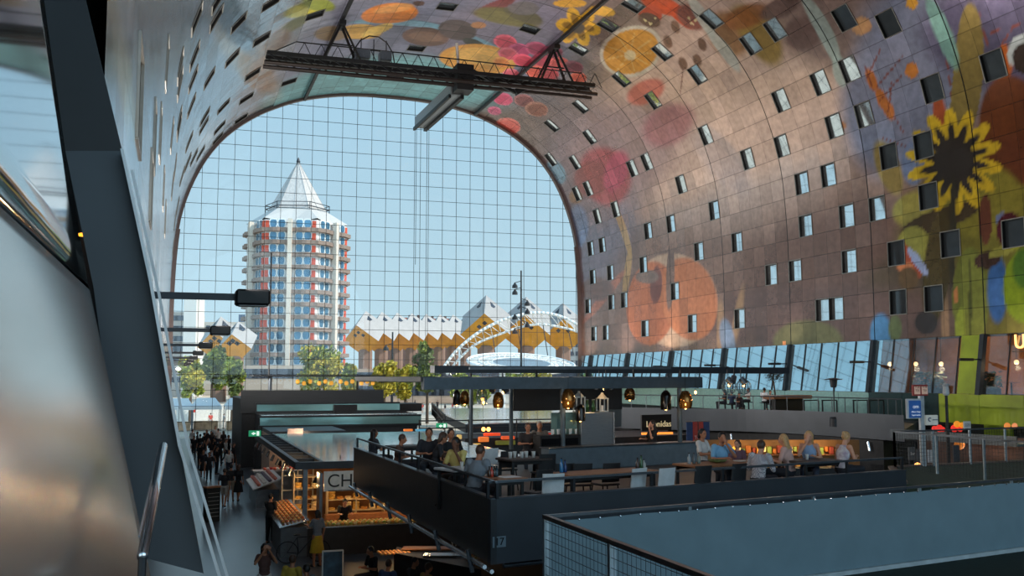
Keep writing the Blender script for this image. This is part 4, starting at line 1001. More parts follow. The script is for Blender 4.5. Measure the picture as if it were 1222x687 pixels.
m = MB(); m.bar((p0.x+.8,YG,zt+.6),(p0.x+4.6,YG,zt-.9),.25,.25); m.bar((p0.x+4.6,YG,zt-.9),(p0.x+5.4,YG,zt-.4),.5,.5); m.build('stay_arm', M_black, cr_)
cb = MB()
for dx, zl in ((-.9,16),(-.5,9),(.1,8.5)): cb.tube((p0.x+dx,YG+12,zb),(p0.x+dx,YG+12,zl),.025,n=4)
cb.build('hanging_cable', M_black, cr_)
# ---------------------------------------------------------------- fenced walkway nearest the viewer
ZF = 3.05; ZR = 4.15
Ca = atZ(650,618,ZR); ev = (atZ(1222,572,ZR)-Ca); ev.z = 0; Lc = ev.length; ev.normalize()
Ce = Ca + ev*14
wk = thing('walkway_deck', (Ca.x, Ca.y, ZF-.35), 'raised walkway deck with dark green floor at the lower right', 'deck')
nv = Vector((-ev.y, ev.x, 0))
MB().prism([(Ca.x-.05,Ca.y+.1,ZF-.35),(Ca.x-.05,3.4,ZF-.35),(Ce.x,3.4,ZF-.35),(Ce.x,Ce.y+.1,ZF-.35)], (0,0,.35)).build('slab', mat('dark_green_turf', (22,44,38), .95, 0, var=.25, scale=14, bump=.3, bscale=60), wk)
MB().bar(Ca+Vector((0,-.08,ZF-ZR+.03)), Ce+Vector((0,-.08,ZF-ZR+.03)), .05, .06).build('edge_strip', mat('pale_edge_strip',(176,186,190),.5), wk)
ct = thing('cloth_screen', (Ca.x,Ca.y,ZF), 'wide blue grey cloth screen laced to the walkway fence', 'screen')
rows = []; NC = 90; NR = 14
M_cloth = mat('blue_grey_cloth', (112,134,144), .85, 0, var=.06, scale=2.5, bump=.12, bscale=160)
vs = []; 
for i in range(NR+1):
    for j in range(NC+1):
        u = j/NC; v = i/NR; sag = .012*abs(math.sin(u*20*PI*.5))*(1-v)
        off_ = .02*math.sin(u*23+v*3)+.016*math.sin(u*61-v*5+1)+.02*math.sin((u*14-v)*4)
        p = Ca + ev*(14*u) - nv*(.04+off_*v*(1-v)*3); vs.append(Vector((p.x,p.y,ZR-.03-sag-(ZR-ZF-.06)*v)))
fs = [(i*(NC+1)+j, i*(NC+1)+j+1, (i+1)*(NC+1)+j+1, (i+1)*(NC+1)+j) for i in range(NR) for j in range(NC)]
n0 = len(vs); vs2 = [v+nv*.006 for v in vs]
mbc = MB().add(vs+vs2, fs+[tuple(k+n0 for k in f_[::-1]) for f_ in fs]); mbc.build('cloth', M_cloth, ct, True)
eh = MB()
for j in range(46): p = Ca+ev*(.15+.3*j)-nv*.05; eh.lathe(Vector((p.x,p.y,ZR-.05)), [(.009,0),(.012,.01),(.009,.02)], 6)
tag(eh.build('eyelet', M_silver, ct), kind='stuff')
fn = thing('mesh_fence', (Ca.x,Ca.y,ZF), 'steel mesh fence with bronze handrail around the near walkway', 'fence')
M_rail = mat('bronze_grey_handrail', (96,92,90), .4, .5)
MB().bar(Ca+Vector((0,0,.02)), Ce+Vector((0,0,.02)), .05, .035).build('handrail', M_grey, fn)
Cn = Vector((Ca.x, 3.6, ZR)); MB().bar(Ca+Vector((0,0,.02)), Cn+Vector((0,0,.02)), .06, .05).build('handrail', M_rail, fn)
for Yp in (Ca.y-.05, Ca.y-1.9, Ca.y-3.8, Ca.y-5.6):
    MB().b2((Ca.x-.035,Yp-.03,ZF),(Ca.x+.035,Yp+.03,ZR)).build('post', mat('galvanised_post',(150,166,176),.4,.6), fn)
for u in (2.2,4.4,6.6,8.8,11,13.2):
    p = Ca+ev*u+nv*.04; MB().box((p.x,p.y,(ZF+ZR)/2),(.05,.03,ZR-ZF),rz=math.atan2(ev.y,ev.x)).build('post', mat('galvanised_post',(150,166,176),.4,.6), fn)
m = MB()
for i in range(11): z = ZF+.07+i*.1; m.tube((Ca.x-.02,Ca.y,z),(Ca.x-.02,3.6,z),.0035,n=4)
for i in range(72): m.tube((Ca.x-.02,Ca.y-.1*i,ZF),(Ca.x-.02,Ca.y-.1*i,ZR),.0025,n=4)
m.build('wire_mesh', M_dark, fn)
# ================================================================ market blocks with roof terraces
E1 = Vector((.981,.195,0)).normalized(); E2 = Vector((-E1.y, E1.x, 0)); EA = math.atan2(E1.y, E1.x)
K17 = Vector((4.84, 15.38, 0))
DK = 3.33; KS = .81   # KS: factor by which terrace and fittings are scaled toward the camera position
M_deck = mat('dark_deck_floor', (56,58,62), .55, 0, var=.2, scale=1.5)
M_roofgloss = mat('glossy_stall_roof', (206,210,210), .12, .8, var=.12, scale=.5, bump=.02, bscale=.8)
M_tealglass = mat('teal_glass_band', (120,160,160), .1, .5, var=.15, scale=.5)
M_warmwall = mat('warm_wood_back', (150,96,54), .7, 0, var=.3, scale=2)
M_glow = mat('warm_lamp_glow', (255,170,80), .5, 0, emit=5)
M_exit = mat('exit_sign_green', (40,160,110), .5, 0, emit=.5); M_exitw = mat('exit_sign_white', (235,250,240), .5, 0, emit=.8)
# ---- block 17
b17 = thing('terrace_block', K17, 'large dark slate terrace block bearing the number 17 plate on its corner', 'building')
R17 = K17 + E1*9.88; L17 = Vector((4.75, 27.7, 0))
def slab(mb, pts, z0, z1): mb.prism([(p[0],p[1],z0) for p in pts], (0,0,z1-z0))
MB_ = MB(); slab(MB_, [K17+Vector((.1,.1,0)), R17+Vector((-.1,.1,0)), Vector((15.6,28.8,0)), L17+Vector((.1,0,0))], DK-.3, DK); MB_.build('deck', M_deck, b17)
for nm, A, B in (('side_fascia', L17, K17), ('front_fascia', K17, R17)):
    d = (B-A).normalized(); n_ = Vector((-d.y, d.x, 0))
    MB().prism([A+Vector((0,0,2.84)), B+Vector((0,0,2.84)), B+Vector((0,0,3.86)), A+Vector((0,0,3.86))], n_*.1).build(nm, M_fascia if nm[0]=='f' else mat('dark_side_fascia', (44,46,50), .45, .2, var=.2), b17)
    MB().bar(A+n_*.05+Vector((0,0,3.87)), B+n_*.05+Vector((0,0,3.87)), .13, .025).build('coping', M_grey, b17)
    hr = MB().bar(A+n_*.1+Vector((0,0,4.12)), B+n_*.1+Vector((0,0,4.12)), .045, .04).build('handrail', M_grey, b17)
    k = int((B-A).length/1.55)
    for i in range(k+1):
        p = A.lerp(B, i/k)+n_*.1; MB().box((p.x,p.y,3.99),(.045,.045,.25),EA).build('post', M_dark, hr)
MB().tube(L17+Vector((-.1,0,2.81)), K17+Vector((-.1,0,2.81)), .036, n=8).build('lower_rail', M_silver, b17)
MB().tube(L17+Vector((.02,0,2.73)), K17+Vector((.02,0,2.73)), .036, n=8).build('lower_rail', M_silver, b17)
for i in range(6): MB().tube((4.75,27.1-2.2*i,2.6),(4.67,27.1-2.2*i,2.97),.04,n=8).build('rail_bracket', M_silver, b17)
MB().tube(K17+E1*.3+Vector((0,.2,2.76)), K17+E1*9.3+Vector((0,.2,2.76)), .04, n=8).build('lower_rail', M_grey, b17)
pl = MB().prism([K17+E1*.03-E2*.012+Vector((0,0,z)) for z in (3.10,)]+[K17+E1*.27-E2*.012+Vector((0,0,3.10)), K17+E1*.27-E2*.012+Vector((0,0,3.27)), K17+E1*.03-E2*.012+Vector((0,0,3.27))], E2*.01).build('number_plate', mat('grey_number_plate', (132,150,160), .5), b17)
textmesh('number', '17', M_black, K17+E1*.15-E2*.02+Vector((0,0,3.185)), E1, .17, .004, b17)
# lower storey set back under the terrace
lw = thing('stall_counter_front', (8,18,0), 'dark recessed stall front with warm counter beneath the number 17 block', 'stall')
MB().prism([(7.6,17.6,0),(14,19,0),(14,26.5,0),(7.6,26.5,0)], (0,0,2.9)).build('wall', M_wall_black, lw)
# ---- stall under its left edge: fruit and drinks counter
def goods(parent, c, u, v, nu, nv, cols, r=.05, name='goods', z=.0):
    """rows of small wares lying on a tray: one mesh per colour"""
    for ci, col in enumerate(cols):
        m = MB()
        for i in range(nu):
            for j in range(nv):
                if (i*7+j*3) % len(cols) != ci: continue
                p = Vector(c)+Vector(u)*((i+.5)/nu-.5)+Vector(v)*((j+.5)/nv-.5); m.ell(p+Vector((0,0,r*.6)), (r,r*.9,r*.7), 7, 5)
        o = m.build(name, mat('wares_%d_%d_%d' % col, col, .5, 0, var=.3, scale=12), parent); tag(o, kind='stuff')
# ---- cheese stall (lettered CH) along the aisle
CX0, CY0, CY1, CZR = 3.95, 34.6, 52.5, 2.92
chs = thing('cheese_stall', (CX0,CY0,0), 'lit cheese stall with pale roof and CH lettering beside the aisle', 'stall')
MB().b2((CX0+.9,CY0+.1,CZR-.12),(12.4,CY1,CZR)).build('roof', M_roofgloss, chs)
ed = MB(); ed.b2((CX0,CY0-.1,CZR-.2),(CX0+.16,CY1,CZR+.02)); ed.b2((CX0,CY0-.12,CZR-.22),(12.4,CY0+.08,CZR+.02)); ed.b2((CX0+.85,CY0,CZR-.16),(CX0+.95,CY1,CZR+.03))
for i in range(12): y = CY0+.1+i*1.55; ed.b2((CX0+.1,y,CZR-.14),(CX0+.9,y+.1,CZR))
ed.build('edge_frame', M_dark, chs)
for i in range(8): m = MB().tube((CX0-.02,CY0+1+2.1*i,CZR-.26),(CX0-.12,CY0+1+2.1*i,CZR-.5),.05,.07,8); m.build('spotlight', M_silver, chs)
MB().b2((CX0+.9,CY0+5.2,0),(12.2,CY0+5.4,CZR-.2)).build('back_wall', M_warmwall, chs)
MB().b2((CX0+.3,CY0+.15,0),(CX0+.45,CY0+.3,CZR-.2)).build('post', M_grey, chs)
MB().b2((CX0+.95,CY0-.2,1.95),(CX0+2.3,CY0-.14,2.62)).build('sign_board', mat('pale_sign_board', (206,204,196), .6, 0, emit=.06), chs)
textmesh('sign_letters', 'CH', mat('sign_letter_dark', (40,38,36), .6), (CX0+1.5,CY0-.22,2.28), (1,0,0), .62, .006, chs)
MB().b2((CX0+1.1,CY0-.215,1.96),(CX0+2.0,CY0-.2,1.985)).build('sign_underline', mat('sign_letter_dark', (40,38,36), .6), chs)
# shelving
for bx_, (xa, xb, yy) in enumerate([(CX0+.35,CX0+1.3,CY0+3.2),(CX0+1.5,CX0+3.6,CY0+2.6)]):
    sh_ = MB()
    for z in (.9,1.3,1.7,2.1): sh_.b2((xa,yy,z),(xb,yy+.4,z+.03))
    for x in (xa, (xa+xb)/2, xb): sh_.b2((x-.02,yy,.0),(x+.02,yy+.4,2.3))
    so_ = sh_.build('shelf', mat('pale_wood_shelf',(214,190,150),.6), chs)
    for z in (.93,1.33,1.73):
        for k in range(int((xb-xa)/.3)):
            x = xa+.18+k*.3; m = MB()
            for q in range(random.choice((1,2,2,3))): m.lathe((x,yy+.2,z+q*.1),[(.11,0),(.125,.02),(.125,.07),(.11,.09)],12)
            m.build('cheese_wheel', mat('cheese_%d'%(k%3), [(226,180,90),(206,140,60),(232,210,160)][k%3], .5), so_)
# sloped counter along the aisle + front counter
def counter(name, x0, x1, y0, y1, h, label, m=M_grey):
    pass
MB().b2((CX0-.55,CY0-1.2,0),(CX0+.3,CY0+4.4,.95)).build('aisle_counter', mat('counter_grey_front',(96,100,104),.5), chs)
MB().prism([(CX0-.6,CY0-1.25,.95),(CX0+.35,CY0-1.25,1.15),(CX0+.35,CY0+4.4,1.15),(CX0-.6,CY0+4.4,.95)], (0,0,.04)).build('counter_top', M_silver, chs)
MB().b2((CX0+.3,CY0-1.2,0),(CX0+6.2,CY0-.5,.9)).build('front_counter', mat('dark_counter_front',(60,56,54),.5), chs)
MB().b2((CX0+.25,CY0-1.3,.9),(CX0+6.3,CY0-.4,.94)).build('counter_top', M_silver, chs)
MB().b2((CX0+1.2,CY0+.9,0),(CX0+6.2,CY0+1.3,1.0)).build('back_counter', M_wood, chs)
goods(chs, (CX0-.13,CY0+1.6,1.12), (.75,0,.14), (0,5.2,0), 6, 34, [(214,150,60),(236,196,120),(160,80,40),(222,110,50)], .055, 'pastry')
goods(chs, (CX0+3.2,CY0-.85,.96), (5.6,0,0), (0,.7,0), 40, 6, [(230,190,90),(214,140,50),(240,220,160),(150,170,60)], .06, 'snack')
for i, x in enumerate((CX0+.8, CX0+2.2, CX0+3.4, CX0+4.6)):
    m = MB(); m.lathe((x,CY0+.4,2.2),[(.03,.22),(.1,.12),(.16,0)],10); m.build('pendant_shade', M_black, chs); light('POINT', (x,CY0+.3,2.1), 34, (1,.6,.25), .08)
light('POINT', (CX0+.4,CY0+2.2,2.3), 30, (1,.62,.3), .08)
MB().b2((CX0+.75,CY0-.6,.05),(CX0+.85,CY0+.1,2.6)).build('glass_post', M_grey, chs)
cab = MB(); 
for z in (.95,1.5,2.05,2.6): cab.b2((CX0+.02,CY0+4.5,z),(CX0+1.2,CY0+4.56,z+.04))
for x in (CX0+.02,CX0+.6,CX0+1.18): cab.b2((x,CY0+4.48,.95),(x+.05,CY0+4.58,2.64))
cab.build('window_frame', mat('warm_white_frame',(226,214,192),.5), chs)
# yellow hanging lamps/produce nets
for i in range(5):
    x = CX0+3.6+.35*i; MB().ell((x,CY0-.2,1.75-.03*i),(.12,.12,.2),8,6).build('hanging_ham', mat('amber_ham',(220,120,40),.5), chs)
# exit signs
for (x, y, D, lb) in [(304,517,47,'green exit sign at the corner of the far kiosk'),(406,553,36,'green exit sign above the CH lettering'),(527,508,50,'green exit sign over the middle stalls')]:
    p = atD(x, y, D); t = thing('exit_sign', p, lb, 'sign'); w_ = .28
    MB().box(p, (w_*2, .06, .28)).build('panel', M_exit, t)
    q = p+Vector((0,-.035,0)); MB().prism([q+Vector((-.16,0,0)),q+Vector((-.04,0,.08)),q+Vector((-.04,0,.03)),q+Vector((.04,0,.03)),q+Vector((.04,0,-.03)),q+Vector((-.04,0,-.03)),q+Vector((-.04,0,-.08))],(0,-.01,0)).build('arrow', M_exitw, t)
    m = MB().b2((q.x+.09,q.y-.01,q.z-.1),(q.x+.2,q.y,q.z+.1)); m.build('door_mark', M_exitw, t); MB().tube(p+Vector((0,0,.14)), p+Vector((0,0,.3)), .02).build('hanger', M_black, t)
# ---- kiosk next along the aisle
kx, ky = 4.25, 53.6
ks_ = thing('fish_kiosk', (kx,ky,0), 'beige tiled kiosk with display counters behind the cheese stall', 'stall')
MB().b2((kx+.62,ky+.52,2.75),(kx+4.6,ky+5.6,2.95)).build('roof', M_dark, ks_); MB().b2((kx+.6,ky+.5,0),(kx+4.5,ky+5.5,2.75)).build('wall', mat('beige_tile',(186,164,146),.6,0,var=.08), ks_)
MB().b2((kx-.2,ky-.9,0),(kx+4.5,ky+.0,1.0)).build('counter', mat('pale_counter',(190,188,184),.4), ks_)
MB().b2((kx-.3,ky-1,1.0),(kx+4.5,ky+.05,1.05)).build('counter_top', M_white, ks_)
goods(ks_, (kx+2,ky-.45,1.07), (3.6,0,0), (0,.6,0), 22, 4, [(226,110,80),(240,230,220),(200,60,60)], .09, 'ware')
for i,(x,z,c) in enumerate([(kx+1.2,1.35,(60,40,36)),(kx+1.7,1.5,(30,28,30)),(kx+2.6,1.4,(200,50,60)),(kx+3.1,1.45,(220,60,120)),(kx+2.0,2.2,(150,60,50)),(kx+2.0,1.8,(150,60,50))]):
    MB().lathe((x,ky+.2,z-.3),[(.1,0),(.15,.12),(.12,.3),(.05,.4)],10).build('jar', mat('jar_%d'%i,c,.4), ks_)
MB().b2((kx+1.5,ky+.44,2.55),(kx+2.3,ky+.5,3.1)).build('price_board', mat('pinkish_board',(214,190,180),.6), ks_)
light('POINT', (kx+2.4,ky-.3,2.7), 60, (1,.7,.45), .1)
# slanted display of packed fish on ice, nearer
ds_ = thing('ice_display', (4.1,48.6,0), 'slanted white display with rows of pink packs beside the aisle', 'display')
MB().b2((3.6,46.2,0),(4.6,50.6,.8)).build('base', M_grey, ds_)
MB().prism([(3.45,46.1,.8),(4.7,46.1,1.25),(4.7,50.7,1.25),(3.45,50.7,.8)],(0,0,.05)).build('tray', M_white, ds_)
goods(ds_, (4.08,48.4,1.08), (.95,0,.34), (0,4.2,0), 4, 16, [(226,130,110),(236,226,220),(120,110,130)], .1, 'pack')
# ---- layered terraces further back
def terr(name, pts, ztop, zbot, label, m, cat='building', roofm=None, rail=None, band=None):
    t = thing(name, (pts[0][0],pts[0][1],0), label, cat)
    MB().prism([(x,y,zbot) for x,y in pts], (0,0,ztop-zbot)).build('body', m, t)
    if roofm: MB().prism([(x,y,ztop) for x,y in pts], (0,0,.05)).build('roof', roofm, t)
    if rail:
        for i in range(len(pts)):
            if i not in rail: continue
            a = Vector((*pts[i],0)); b = Vector((*pts[(i+1)%len(pts)],0)); n = max(1,int((b-a).length/2.2))
            h = MB().bar(a+Vector((0,0,ztop+1.0)), b+Vector((0,0,ztop+1.0)), .06, .06).build('handrail', M_dark, t)
            for k in range(n+1): p = a.lerp(b,k/n); MB().tube((p.x,p.y,ztop),(p.x,p.y,ztop+1),.03,n=5).build('post', M_dark, h)
            if band: MB().prism([a+Vector((0,0,ztop+.06)),b+Vector((0,0,ztop+.06)),b+Vector((0,0,ztop+.9)),a+Vector((0,0,ztop+.9))],(0,.03,0)).build('glass_panel', band, h)
    return t
terr('terrace_block', [(4.9,60.2),(14.2,60.2),(14.2,65.5),(4.9,65.5)], 3.55, 0, 'long low terrace block with teal glass bands behind the cheese stall', M_wall_black, roofm=M_roofgloss)
for (y, z0, z1, nm) in ((60.0,3.0,3.45,'lower'),(62.5,3.75,4.15,'upper')):
    t = tag(MB().b2((4.8,y,z0),(14.4 if z0<3.5 else 13.6,y+.06,z1)).build('glass_balustrade', M_tealglass), '%s teal glass band of the terrace behind the cheese stall' % nm, 'balustrade')
    MB().b2((4.7,y-.05,z1),(14.4 if z0<3.5 else 13.6,y+.12,z1+.1)).build('top_rail', M_black, t)
    MB().b2((4.7,y-.05,z0-.14),(14.4 if z0<3.5 else 13.6,y+.12,z0)).build('bottom_rail', M_black, t)
fb = terr('terrace_block', [(4.2,67),(13.2,67),(13.2,78),(4.2,78)], 4.35, 0, 'black clad far terrace block with planks near the glass wall', M_wall_black, roofm=M_deck, rail=None)
t = tag(MB().b2((4.1,66.7,3.5),(13.4,66.85,4.95)).build('parapet', mat('black_planks', (26,27,30), .5, 0, var=.4, scale=3, stretch=(.2,1,12))), 'black plank parapet of the far terrace block', 'parapet')
# canopy with lanterns over the far terrace
ca = atD(294,448,78); cb2 = atD(412,446,72)
cn = thing('lantern_canopy', (ca.x+4,72,4.4), 'thin black canopy on a grey post hung with amber lanterns over the far terrace', 'canopy')
MB().b2((5.1,70,5.85),(14.2,74.5,5.95)).build('roof', M_black, cn)
cl_ = MB().tube((6.3,71,4.4),(6.3,71,5.85),.14,n=10); cl_.build('post', M_grey, cn); MB().tube((12.8,73.5,4.4),(12.8,73.5,5.85),.08,n=8).build('post', M_black, cn)
MB().tube((6.2,71,5.9),(6.2,71,14.5),.05,n=6).build('mast', M_black, cn)
for i in range(12):
    x = 8.2+.5*i; y = 71.2+.5*(i%3); z = 5.35-.12*(i%2)
    l_ = MB().lathe((x,y,z),[(.06,0),(.13,.05),(.14,.22),(.06,.3)],10); t = l_.build('amber_lantern', mat('amber_lantern_glow',(226,160,60),.5,0,emit=.7), None, loc=(x,y,z))
    nm = ['first','second','third','fourth','fifth','sixth','seventh','eighth','ninth','tenth','eleventh','twelfth'][i]
    tag(t, 'amber paper lantern hanging under the thin black canopy, %s from its left' % nm, 'lantern', 'amber lanterns under the far canopy')
    MB().tube((x,y,z+.3),(x,y,5.85),.01,n=4).build('cord', M_black, t)
# pale roof fields right of centre
terr('stall_roof', [(14.5,50.5),(19.5,50.5),(29.5,75),(18.8,75)], 3.35, 2.9, 'wide pale glossy stall roof in the middle distance', M_dark, cat='roof', roofm=M_roofgloss)
mid = terr('market_stall', [(13.2,46),(24.0,46),(26.0,50),(13.2,50)], 2.9, 0, 'dark stall front with red and amber lights in the middle distance', M_wall_black, cat='stall')
for i, (x, y, w, h, c, e) in enumerate([(587,518,20,3.4,(226,70,30),1.0),(606,522,16,4,(230,90,40),.8),(577,524,12,6,(230,120,50),.8),(603,528,24,5,(120,120,40),.3),(569,531,9,4,(230,190,100),.8),(505,513,18,2.5,(90,160,190),.6),(487,513,10,2.5,(230,120,40),.9),(548,521,5,5,(240,200,120),.6),(660,519,20,5,(206,50,30),.7),(667,524,9,3,(230,100,40),.8)]):
    D = 46.5/ .99; p = atY(x, y, 45.6); sx = w/F*D
    t = MB().bevbox(p, (sx,.25,h/F*D), b=.02).build('lit_panel', mat('lit_panel_%d'%i, c, .5, 0, emit=e*.7), mid)
for i, (x, y) in enumerate([(577,512),(583,512)]):
    p = atY(x,y,45.4); t = MB().ell(p,(.1,.1,.1),10,7).build('globe_lamp', M_glow, None, loc=p); tag(t, 'small amber globe lamp over the middle stalls, %s of the pair' % ('left','right')[i], 'lamp'); MB().tube(p+Vector((0,0,.1)),p+Vector((0,0,.45)),.015).build('cord', M_black, t)
rl = thing('terrace_railing', (13.2,53,2.9), 'long black terrace railing running back across the middle distance', 'railing')
for (A, B) in (((13.3,50.2,3.0),(18.6,74.0,3.0)),((11.0,46.2,2.9),(18.2,46.0,2.9))):
    A = Vector(A); B = Vector(B)
    for dz in (.5,.85): MB().bar(A+Vector((0,0,dz)),B+Vector((0,0,dz)),.06,.06).build('handrail', M_black, rl)
    n = int((B-A).length/2)
    for k in range(n+1): p = A.lerp(B,k/n); MB().tube(p,p+Vector((0,0,.9)),.035,n=5).build('post', M_black, rl)
kf = terr('kiosk_counter', [(9.4,62.0),(15.4,64.0),(15.4,66.5),(9.4,66.5)], 4.1, 3.6, 'black framed bar counter on the terrace right of the far black block', M_wall_black, cat='counter')
# ---- overhead bar canopy of terrace 17
def beamYZ(name, x0, x1, yt, yb, D0, D1, th, m, label, parent=None):
    pass
cp = thing('bar_canopy', atZ(672,558,DK), 'dark steel bar canopy of two long beams on four grey posts', 'canopy')
def post(x, yb, zt):
    p = atZ(x, yb, DK); MB().tube(p, (p.x,p.y,zt), .07, n=12).build('post', mat('blue_grey_post',(74,86,94),.4,.4), cp); return p
pA = post(672, 559, 5.76); pB = post(812, 553, 5.78)
axis = (pB-pA); axis.z = 0; axis.normalize(); axn = Vector((-axis.y, axis.x, 0))
pC = post(610, 536, 5.8); pD = post(562, 531, 5.8)
A0 = pA - axis*4.05; B0 = pB + axis*.73; zc0_ = 5.78
def hb(p, z): return Vector((p.x,p.y,z))
MB().bar(hb(A0,5.64), hb(B0,5.65), .24, .31).build('front_beam', mat('canopy_beam_blue_grey',(56,68,78),.4,.4,var=.15), cp)
rf_ = MB()
for k in range(1,4): rf_.bar(hb(A0+axn*1.95*k,5.74), hb(B0+axn*1.95*k,5.74), .13, .16)
for k in range(9): p = A0.lerp(B0,k/8); rf_.bar(hb(p,5.75), hb(p+axn*6.15,5.75), .1, .13)
rf_.build('rafter', M_dark, cp)
up = MB(); ua = atD(516,441,32.4); ub = atD(938,436.5,38.9); ua.z = ub.z = 6.06; up.bar(ua, ub, .4, .24)
up.build('upper_beam', mat('upper_beam_dark',(40,46,54),.45,.3,var=.2), cp)
up2 = MB(); p = atD(690,439,40); p.z=6.0; up2.bar(hb(atD(560,441,30.8),6.08), hb(atD(800,437,34),6.12), .08, .08); up2.build('awning_roll', M_grey, cp)
mm = MB()
for x in (562,640,700,756,812): q_ = atD(x,441,33.2); mm.tube((q_.x,q_.y,5.78),(q_.x,q_.y,6.05),.04)
mm.build('hanger', M_black, cp)
# louvred dark screen behind the pendants
MB().bar(hb(pA+axn*3.24,5.15), hb(pB+axn*3.24,5.15), .06, .73).build('drop_screen', mat('dark_drop_screen',(24,24,27),.6), cp)
# spot cans
for i,(x,y) in enumerate([(868,451),(876,449),(884,451),(590,460),(600,461),(723,452),(715,453)]):
    p = atD(x,y,28.4); d = Vector(((-1)**i*.1,-.08,-.16)); t = MB().tube(p,p+d,.08,.09,10).build('spot_can', M_grey, None, loc=p); 
    MB().tube(p,p+Vector((0,0,.25)),.015).build('stem', M_black, t)
    tag(t, ['cylindrical spotlight left of the wire globes','cylindrical spotlight tilted between the wire globes','cylindrical spotlight right of the wire globes','cylindrical spotlight above the left gold pendants','cylindrical spotlight tilted above the left gold pendants','cylindrical spotlight right above the glass dome lamp','cylindrical spotlight left above the glass dome lamp'][i], 'lamp')
# pendants
M_gold = mat('smoked_gold_glass', (120,86,44), .12, .8, var=.3, scale=3); M_bulb = mat('glowing_bulb', (255,176,90), .4, 0, emit=14)
M_clear = glassmat('clear_pendant_glass', (226,232,232), .12); M_smoke = mat('smoked_black_shade', (30,24,20), .15, .5)
def pendant(kind, x, y, wpx, hpx, D, label):
    D = D*KS; p = atD(x, y, D); w_ = wpx/2/F*D; h_ = hpx/F*D; zb = p.z-h_/2
    t = thing('pendant_lamp', p, label, 'lamp')
    if kind == 'gold': pr = [(w_*.78,0),(w_*.95,h_*.2),(w_,h_*.45),(w_*.85,h_*.75),(w_*.45,h_*.97),(w_*.2,h_)]; m = M_gold
    elif kind == 'black': pr = [(w_,0),(w_,h_*.7),(w_*.8,h_*.85),(w_*.3,h_)]; m = M_smoke
    elif kind == 'dome': pr = [(w_,0),(w_*.9,h_*.4),(w_*.6,h_*.8),(w_*.2,h_)]; m = M_clear
    elif kind == 'globe': pr = [(w_*.5,0),(w_*.9,h_*.25),(w_,h_*.5),(w_*.85,h_*.75),(w_*.3,h_)]; m = M_clear
    elif kind == 'bulb': pr = None
    if kind == 'wire':
        m = MB()
        for k in range(8):
            a = PI*k/8; P_ = [p+Vector((w_*math.sin(b)*math.cos(a), w_*math.sin(b)*math.sin(a), h_/2*math.cos(b))) for b in [2*PI*j/16 for j in range(17)]]; m.path(P_, .008, 4)
        for zz in (-.3,0,.3): r_ = w_*math.sqrt(1-(2*zz)**2); m.path([p+Vector((r_*math.cos(b),r_*math.sin(b),zz*h_)) for b in [2*PI*j/16 for j in range(17)]], .008, 4)
        m.build('wire_shade', mat('blue_grey_wire',(90,120,140),.4,.5), t)
    elif pr: 
        m_ = MB(); m_.v=[]; 
        m_.lathe((p.x,p.y,zb), pr, 18); m_.f = m_.f[:-2]+[m_.f[-1]]; m_.m = m_.m[:-1]; m_.build('lamp_shade', m, t, True)
    br = max(.035, w_*.16)
    bz = zb+h_*(.3 if kind != 'wire' else .62)
    off = -cf*(w_*1.02 if kind in ('gold','black') else 0); off.z = 0
    MB().ell((p.x,p.y,zb+.02 if kind in ('gold','black') else bz),(br,br,br*1.3),10,7).build('bulb', M_bulb, t, True)
    MB().tube((p.x,p.y,p.z+h_/2 if kind != 'bulb' else p.z),(p.x,p.y,5.9),.008,n=4).build('cord', M_black, t)
    return p
for a in [('gold',678,475,17,23,33.5,'large smoked gold glass pendant beside the second grey post'),('gold',818,476.5,17,21,35,'smoked gold glass pendant beside the right hand post'),
 ('gold',751.5,469.5,13.5,15,37,'small smoked gold pendant over the stainless bar unit'),('gold',594.6,477,13.5,19,36,'smoked gold pendant between the two left posts'),
 ('gold',554.5,474,12,16,38,'brown gold pendant just left of the leftmost post'),('black',545,474,9,18,39,'narrow black pendant at the far left of the bar canopy'),
 ('black',692.5,492,12,20,34,'low hanging dark cylinder pendant over the bar'),('black',794.6,477,13,23,36,'dark cylinder pendant left of the right hand post'),
 ('dome',720,459,22,12,35,'wide clear glass dome lamp in the middle of the canopy'),('black',650,474,12,22,38,'dark cylinder pendant left of the large gold one'),('black',661,474,12,22,39.5,'dark cylinder pendant directly beside the large gold one'),
 ('globe',575,472,14,20,37,'clear glass globe pendant right of the leftmost post'),('bulb',830,467,4,5,35,'bare glowing bulb right of the right hand post'),('globe',577,478,9,11,34.5,'small clear glass pendant low by the leftmost post'),
 ('bulb',600.5,467,4,5,35,'bare glowing bulb above the left gold pendant'),('bulb',530,459,4,5,37,'bare glowing bulb near the left end of the canopy'),
 ('wire',870,461.5,18,18,36,'blue wire globe lamp, left of the pair'),('wire',887.5,461.5,18,18,37.5,'blue wire globe lamp, right of the pair')]: pendant(*a)
for x,y,D in ((678,482,33),(720,462,34.5),(818,484,34.5),(594,486,35.5),(880,470,36)):
    light('POINT', atD(x,y+2,D*KS), 9, (1,.62,.3), .05)
